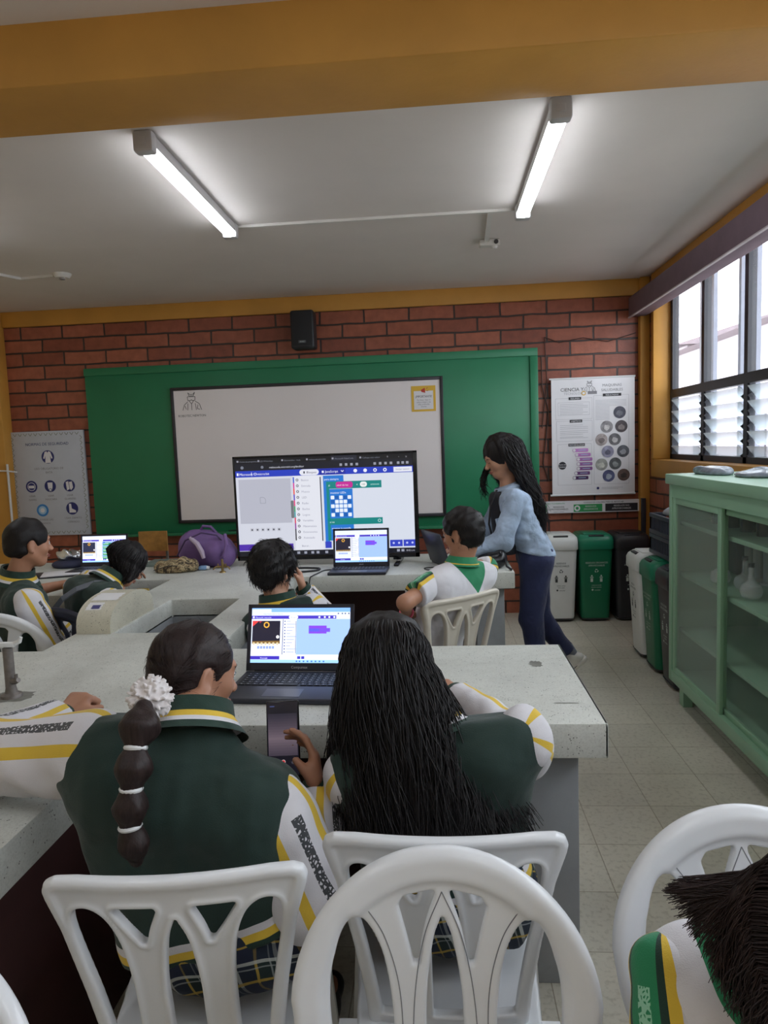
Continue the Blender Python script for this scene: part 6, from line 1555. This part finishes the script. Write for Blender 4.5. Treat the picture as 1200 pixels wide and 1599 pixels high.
# ---- the girl with long loose hair
J = dict(pel=(0, 1.415, .555), chest=(-.035, 1.415, .765), neck=(-.05, 1.445, .885), head=(-.128, 1.505, .992), hf=(-.12, .82, -.56), hu=(0, .3, 1),
         shL=(-.19, 1.40, .80), shR=(.152, 1.43, .862), elL=(-.215, 1.53, .64), wrL=(-.13, 1.73, .815), elR=(.182, 1.545, .795), wrR=(.03, 1.79, .832))
seat_legs(J, (0, 1), S)
g2 = thing('person', 'girl in a dark green jacket with long loose wavy black hair, bent over the bench', 'person', (0, 1.345, 0))
b = body_mesh(g2, J, S, .007, SKIN); face_parts(b, J, S)
jacket(g2, J, S, .006, 9, -.02, (-1, -.3, .3), (1, -.2, .5)); skirt(g2, J, S, .008, 6); shoes(g2, J, S, SHOE_B)
def end2(phi, v):
    q = phi/radians(120)           # -1 = towards her left, +1 = towards her right
    x = -.055+.19*q+.04*max(q, 0)**2; z = .655+.09*v+.10*max(-q-.5, 0)
    y = 1.262-.012*v+.12*q*q+.14*max(-q-.6, 0)
    return (x, y, z)
long_hair(g2, J, S, end2, 1700, .0023, .017, 12, (-122, 122), fill_r=.026, puff=.016, bow=.035, freq=(4, 11))

# ---- the boy with his back turned before the television
S = .94
J = dict(pel=(-.565, 2.885, .555), chest=(-.68, 2.87, .725), neck=(-.70, 2.875, .845), head=(-.718, 2.89, .99), hf=(.42, .88, -.12),
         shL=(-.79, 2.86, .75), shR=(-.553, 2.86, .815), elL=(-.785, 2.99, .56), wrL=(-.69, 3.16, .62), elR=(-.525, 3.09, .71), wrR=(-.618, 3.02, .873),
         handR=((-.2, .1, 1), (-.8, -.2, .2), (-.3, -.8, 0), 30, (.8, .3, .3)))
seat_legs(J, (.12, 1), S); p = thing('person', 'boy in a dark green jacket with messy black hair, seated before the television', 'person', (-.565, 2.885, 0))
b = body_mesh(p, J, S, .007, SKIN2); face_parts(b, J, S); jacket(p, J, S, .007, 14, -.05, (-1, -.2, .5), (.8, -.5, .5)); legs_cloth(p, J, S, .008, DKCLOTH); shoes(p, J, S, SHOE_B)
short_hair(p, J, S, .026, 4, .0028, HAIR, .006, -.10, 2200, .026)

# ---- the boy in the white polo
S = .93
J = dict(pel=(-.06, 3.10, .555), chest=(.075, 3.005, .84), neck=(.098, 3.015, .985), head=(.105, 3.02, 1.112), hf=(-.80, .52, -.22),
         shL=(-.035, 2.895, .905), shR=(.20, 3.11, .925), elL=(-.145, 2.735, .865), wrL=(-.15, 2.93, .775), elR=(.12, 3.36, .80), wrR=(-.02, 3.58, .80),
         handL=((.1, .9, -.4), (.2, -.2, -1), (1, 0, .2), 40, (.6, .6, .4)))
seat_legs(J, (-.64, .77), S); p = thing('person', 'boy in white polo with striped sleeves, sitting sideways on a cream chair', 'person', (-.03, 3.06, 0))
b = body_mesh(p, J, S, .007, SKIN); face_parts(b, J, S); polo(p, J, S, .006, 21, (-.5, -.4, .8), (.8, -.2, .6)); legs_cloth(p, J, S, .008, DKCLOTH); shoes(p, J, S, SHOE_B)
short_hair(p, J, S, .010, 8, .0025, HAIR, .006, -.078, 900, .014)
mb = MB(); wr = Vector(J['wrL']); x, y, z = basis(Vector(J['wrL'])-Vector(J['elL'])); mb.tube([wr-z*.012+(x*cos(2*pi*k/16)+y*sin(2*pi*k/16))*.0265 for k in range(17)], .006, 8, caps=False); mb.build('bracelet', M('pink_band', srgb(240, 110, 140), .5), p, True)

# ---- the boy at the edge, before the safety poster
S = .96
J = dict(pel=(-1.95, 3.0, .555), chest=(-1.945, 2.985, .80), neck=(-1.93, 2.97, .965), head=(-1.875, 2.985, 1.118), hf=(.66, .75, -.12),
         shL=(-2.05, 3.06, .89), shR=(-1.815, 2.85, .87), elL=(-2.10, 3.22, .83), wrL=(-1.97, 3.43, .838), elR=(-1.755, 2.92, .655), wrR=(-1.76, 3.13, .70))
seat_legs(J, (.5, .86), S); p = thing('person', 'boy with cropped hair in a dark green jacket, sitting before the safety poster', 'person', (-1.94, 2.90, 0))
b = body_mesh(p, J, S, .007, SKIN); face_parts(b, J, S); jacket(p, J, S, .007, 31, -.05, (-.6, .6, .5), (.9, -.3, .4), stops=(.35, .93)); legs_cloth(p, J, S, .008, DKCLOTH); shoes(p, J, S, SHOE_B)
short_hair(p, J, S, .007, 2, .0015, HAIR, .006, -.07, 700, .009)

# ---- the student slumped over the bench
S = .90
J = dict(pel=(-1.74, 3.19, .555), chest=(-1.71, 3.23, .78), neck=(-1.655, 3.285, .885), head=(-1.598, 3.365, .948), hf=(.62, .45, -.64), hu=(.2, .2, 1),
         shL=(-1.83, 3.30, .835), shR=(-1.60, 3.15, .815), elL=(-1.86, 3.48, .838), wrL=(-1.75, 3.68, .838), elR=(-1.66, 3.38, .66), wrR=(-1.70, 3.50, .84))
seat_legs(J, (.15, 1), S); p = thing('person', 'student in a dark green jacket slumped with bowed head and dark hair beside the sink', 'person', (-1.745, 3.16, 0))
b = body_mesh(p, J, S, .007, SKIN); face_parts(b, J, S); jk = jacket(p, J, S, .007, 41, -.05, (-.6, .4, .6), (.5, -.6, .6), stops=(.35, .35)); legs_cloth(p, J, S, .008, DKCLOTH); shoes(p, J, S, SHOE_B)
def end5(phi, v):
    q = phi/radians(115); c = np.array(J['head']); r, f, u = head_frame(J); e = c+r*(.10*q)-f*(.055-.05*abs(q))
    return (e[0]+.02*v-.03*q, e[1]-.02, .845+.03*v+.015*abs(q))
long_hair(p, J, S, end5, 520, .0026, .012, 7, (-135, 135), h=.007, puff=.018, fill_r=.019, mat=HAIR, smat=STRAND, freq=(3, 6))
mb = MB(); P_ = [(-1.855, 3.13, .72), (-1.845, 3.10, .78), (-1.80, 3.10, .83), (-1.74, 3.125, .87), (-1.67, 3.165, .89), (-1.60, 3.21, .885)]
for a, c in zip(P_[:-1], P_[1:]): mb.bar(a, c, .028, .008, 0, (-.2, -.8, .6))
mb.build('bag_strap', M('grey_webbing', srgb(96, 100, 108), .7), p, True)

# ---- the woman in denim leaning on the bench end
S = 1.0
J = dict(pel=(.57, 4.18, .83), chest=(.465, 4.165, 1.06), neck=(.425, 4.16, 1.235), head=(.385, 4.155, 1.405), hf=(-.93, -.12, -.34),
         shL=(.445, 4.01, 1.155), shR=(.435, 4.32, 1.16), elL=(.365, 3.975, .925), wrL=(.135, 3.985, .865), elR=(.30, 4.36, .95), wrR=(.12, 4.26, .86),
         hipL=(.575, 4.10, .80), hipR=(.585, 4.26, .80), knL=(.535, 4.09, .43), knR=(.60, 4.27, .43), anL=(.585, 4.09, .09), anR=(.79, 4.285, .15), fwd=(-1, 0, 0), toeR=(-.75, 0, -.65),
         handL=((-.95, -.05, -.3), (-.2, 0, -1), (0, 1, 0), 25, (.7, .6, .3)), handR=((-.9, -.2, -.3), (-.2, 0, -1), (0, -1, 0), 25, (.7, .6, .3)))
T = thing('person', 'woman with long black curls in pale denim jacket, leaning on the bench end', 'person', (.57, 4.18, 0))
b = body_mesh(T, J, S, .007, SKIN2); face_parts(b, J, S, True)
# denim jacket
lo, hi = bounds(J, ['hipL', 'hipR', 'shL', 'shR', 'pel', 'chest', 'neck'], .16); F = Field(lo, hi, .006)
torso(F, J, .014, S); F.noise(.004, 45, 3); F.noise(.002, 110, 5)
F.plane((.55, 4.18, .835), (-.2, 0, -1), .01); F.plane(np.array(J['neck'])+np.array((-.0, 0, .015)), (-.35, 0, 1), .01)
dj = field_obj('denim_jacket', F, DENIM_J, T)
for q, o_ in (('L', (.2, -1, .3)), ('R', (.2, 1, .3))):
    sl_ = sleeve('sleeve', dj, J, q, o_, DENIM_J, .006, S, (.066, .056, .044), stop=.90, seed=50)
    e = lp(J['el'+q], J['wr'+q], .88); ring_band('cuff', dj, e, np.array(J['wr'+q])-np.array(J['el'+q]), .044, .040, [DENIM_J], [(-.02, 1.06), (-.018, 1.1), (.022, 1.06), (.02, .9)])
ring_band('collar', dj, np.array(J['neck'])+np.array((0, 0, .0)), (-.25, 0, 1), .075, .07, [DENIM_J], [(-.045, 1.42), (-.02, 1.26), (.006, 1.2), (-.006, 1.34), (-.012, 1.36)], (0, 1, 0))
SEAM = M('denim_seam', srgb(176, 150, 110), .8)
mb = MB(); mb.box((.355, 4.03, 1.03), (.012, .085, .055), 0, Matrix.Rotation(-.5, 3, 'Z') @ Matrix.Rotation(-.2, 3, 'Y'), .004); mb.build('chest_pocket', DENIM_J, dj, True)
mb = MB(); mb.tube([(.345, 4.06, 1.22), (.305, 4.05, 1.12), (.295, 4.06, 1.02), (.315, 4.05, .93), (.33, 4.045, .88)], .006, 6); mb.build('lanyard', M('black_lanyard', srgb(28, 28, 34), .5), T, True)
F = Field(np.array((.27, 4.0, .83)), np.array((.45, 4.2, 1.20)), .008); F.cone((.36, 4.12, 1.16), (.40, 4.12, .86), .06, .07, k=.02)
field_obj('black_top', F, M('black_shirt', srgb(34, 34, 42), .7), T)
legs_cloth(T, J, S, .007, JEANS, 'jeans', .020, .92)
# canvas shoes with rubber sole
for q in 'LR':
    a = np.array(J['an'+q]); fw = nv(J.get('toe'+q, J['fwd'])); up = nv(np.array((0, 0, 1.))-fw*fw[2]); lat = np.cross(fw, up)
    F = Field(a-.22, a+.22, .006); F.cone(a-up*.05-fw*.035, a-up*.055+fw*.13, .036, .036, k=.02); F.cone(a-up*.005, a-up*.05+fw*.05, .042, .036, k=.03); F.plane(a-up*.078, -up, .004); so = field_obj('shoe', F, SHOE_W, T)
    F = Field(a-.22, a+.22, .006); F.cone(a-up*.072-fw*.036, a-up*.072+fw*.132, .042, .041, k=0); F.plane(a-up*.088, -up, .003); F.plane(a-up*.062, up, .003); field_obj('sole', F, M('rubber_sole', srgb(220, 216, 208), .5), so)
    mb = MB(); c = a-up*.068; n_ = 30; pts = []
    for k in range(n_+1):
        an = 2*pi*k/n_; pts.append(c+fw*(.048+.126*cos(an))+lat*(.0425*(1 if abs(cos(an)) < .7 else .92))*sin(an)*1.0)
    mb.tube(pts, .0022, 6, caps=False); mb.build('sole_line', M('black_rubber_line', srgb(40, 40, 46), .5), so, True)
    ring_band('sock', T, a+np.array((0, 0, .03)), np.array(J['kn'+q])-a, .04, .036, [SOCK], [(-.03, 1.0), (.0, 1.05), (.035, 1.1), (.03, .9)])
rT, fT, uT = head_frame(J)
def endT(phi, v):
    q = phi/radians(130)
    if q > .72: return (.475, 4.33, 1.08+.05*v)
    if q < -.55: return (.60+.03*v, 4.10, 1.0+.1*v)
    return (.615+.03*v-.06*abs(q), 4.165+.12*q, .90+.12*v+.10*abs(q))
long_hair(T, J, S, endT, 900, .0032, .026, 23, (-92, 130), h=.008, puff=.028, fill_r=.026, freq=(8, 13))
mb = MB(); P_ = [(.33, 4.235, 1.36), (.30, 4.23, 1.29), (.285, 4.225, 1.23), (.28, 4.22, 1.17)]
rg = np.random.RandomState(8); Lk = []
for _ in range(46):
    q = np.linspace(0, 1, 16)[:, None]; a, b_ = np.array((.35, 4.235, 1.40))+rg.normal(size=3)*.010, np.array((.285, 4.215, 1.16+.06*rg.rand()))+rg.normal(size=3)*.012
    w_ = rg.uniform(.006, .013)*q; Lk.append(a*(1-q)+b_*q+np.array((-.035, 0, 0))*(q*(1-q)*4)+np.concatenate([np.cos(q*rg.uniform(14, 20)+rg.rand()*6)*w_, np.sin(q*rg.uniform(14, 20)+rg.rand()*6)*w_, 0*q], 1))
strands('front_curls', T, np.array(Lk), .0032, STRAND)

# ---- the student close by, bowed head, seen over the chair
S = .93
J = dict(pel=(.50, .92, .555), chest=(.445, .895, .715), neck=(.43, .855, .81), head=(.435, .785, .885), hf=(-.1, -.6, -.79), hu=(.2, -.75, .6),
         shL=(.59, .88, .75), shR=(.305, .905, .755), elL=(.62, .78, .60), wrL=(.50, .66, .58), elR=(.29, .80, .575), wrR=(.40, .66, .58))
J['hipL'] = (.58, .92, .54); J['hipR'] = (.42, .92, .54); J['knL'] = (.58, .56, .50); J['knR'] = (.42, .56, .50); J['anL'] = (.58, .58, .088); J['anR'] = (.42, .58, .088); J['fwd'] = (0, -1, 0)
p = thing('person', 'student in white polo nearest the camera, dark hair sweeping down from a bowed head', 'person', (.50, .92, 0))
b = body_mesh(p, J, S, .007, SKIN); face_parts(b, J, S); polo(p, J, S, .006, 61, (.8, -.2, .6), (-.7, -.15, .75)); legs_cloth(p, J, S, .008, DKCLOTH); shoes(p, J, S, SHOE_B)
def end8(phi, v):
    q = min(max((phi/radians(1)+40)/180, 0), 1); e = lp((.275, .845, .93), (.37, .775, .775), q)
    return (e[0]-.02*(v-.7), e[1], e[2]-.012*(v-.5))
long_hair(p, J, S, end8, 1500, .0013, .006, 33, (-60, 150), h=.007, puff=.014, fill_r=.018, solid_to=.82, mat=HAIRB, smat=STRANDB)
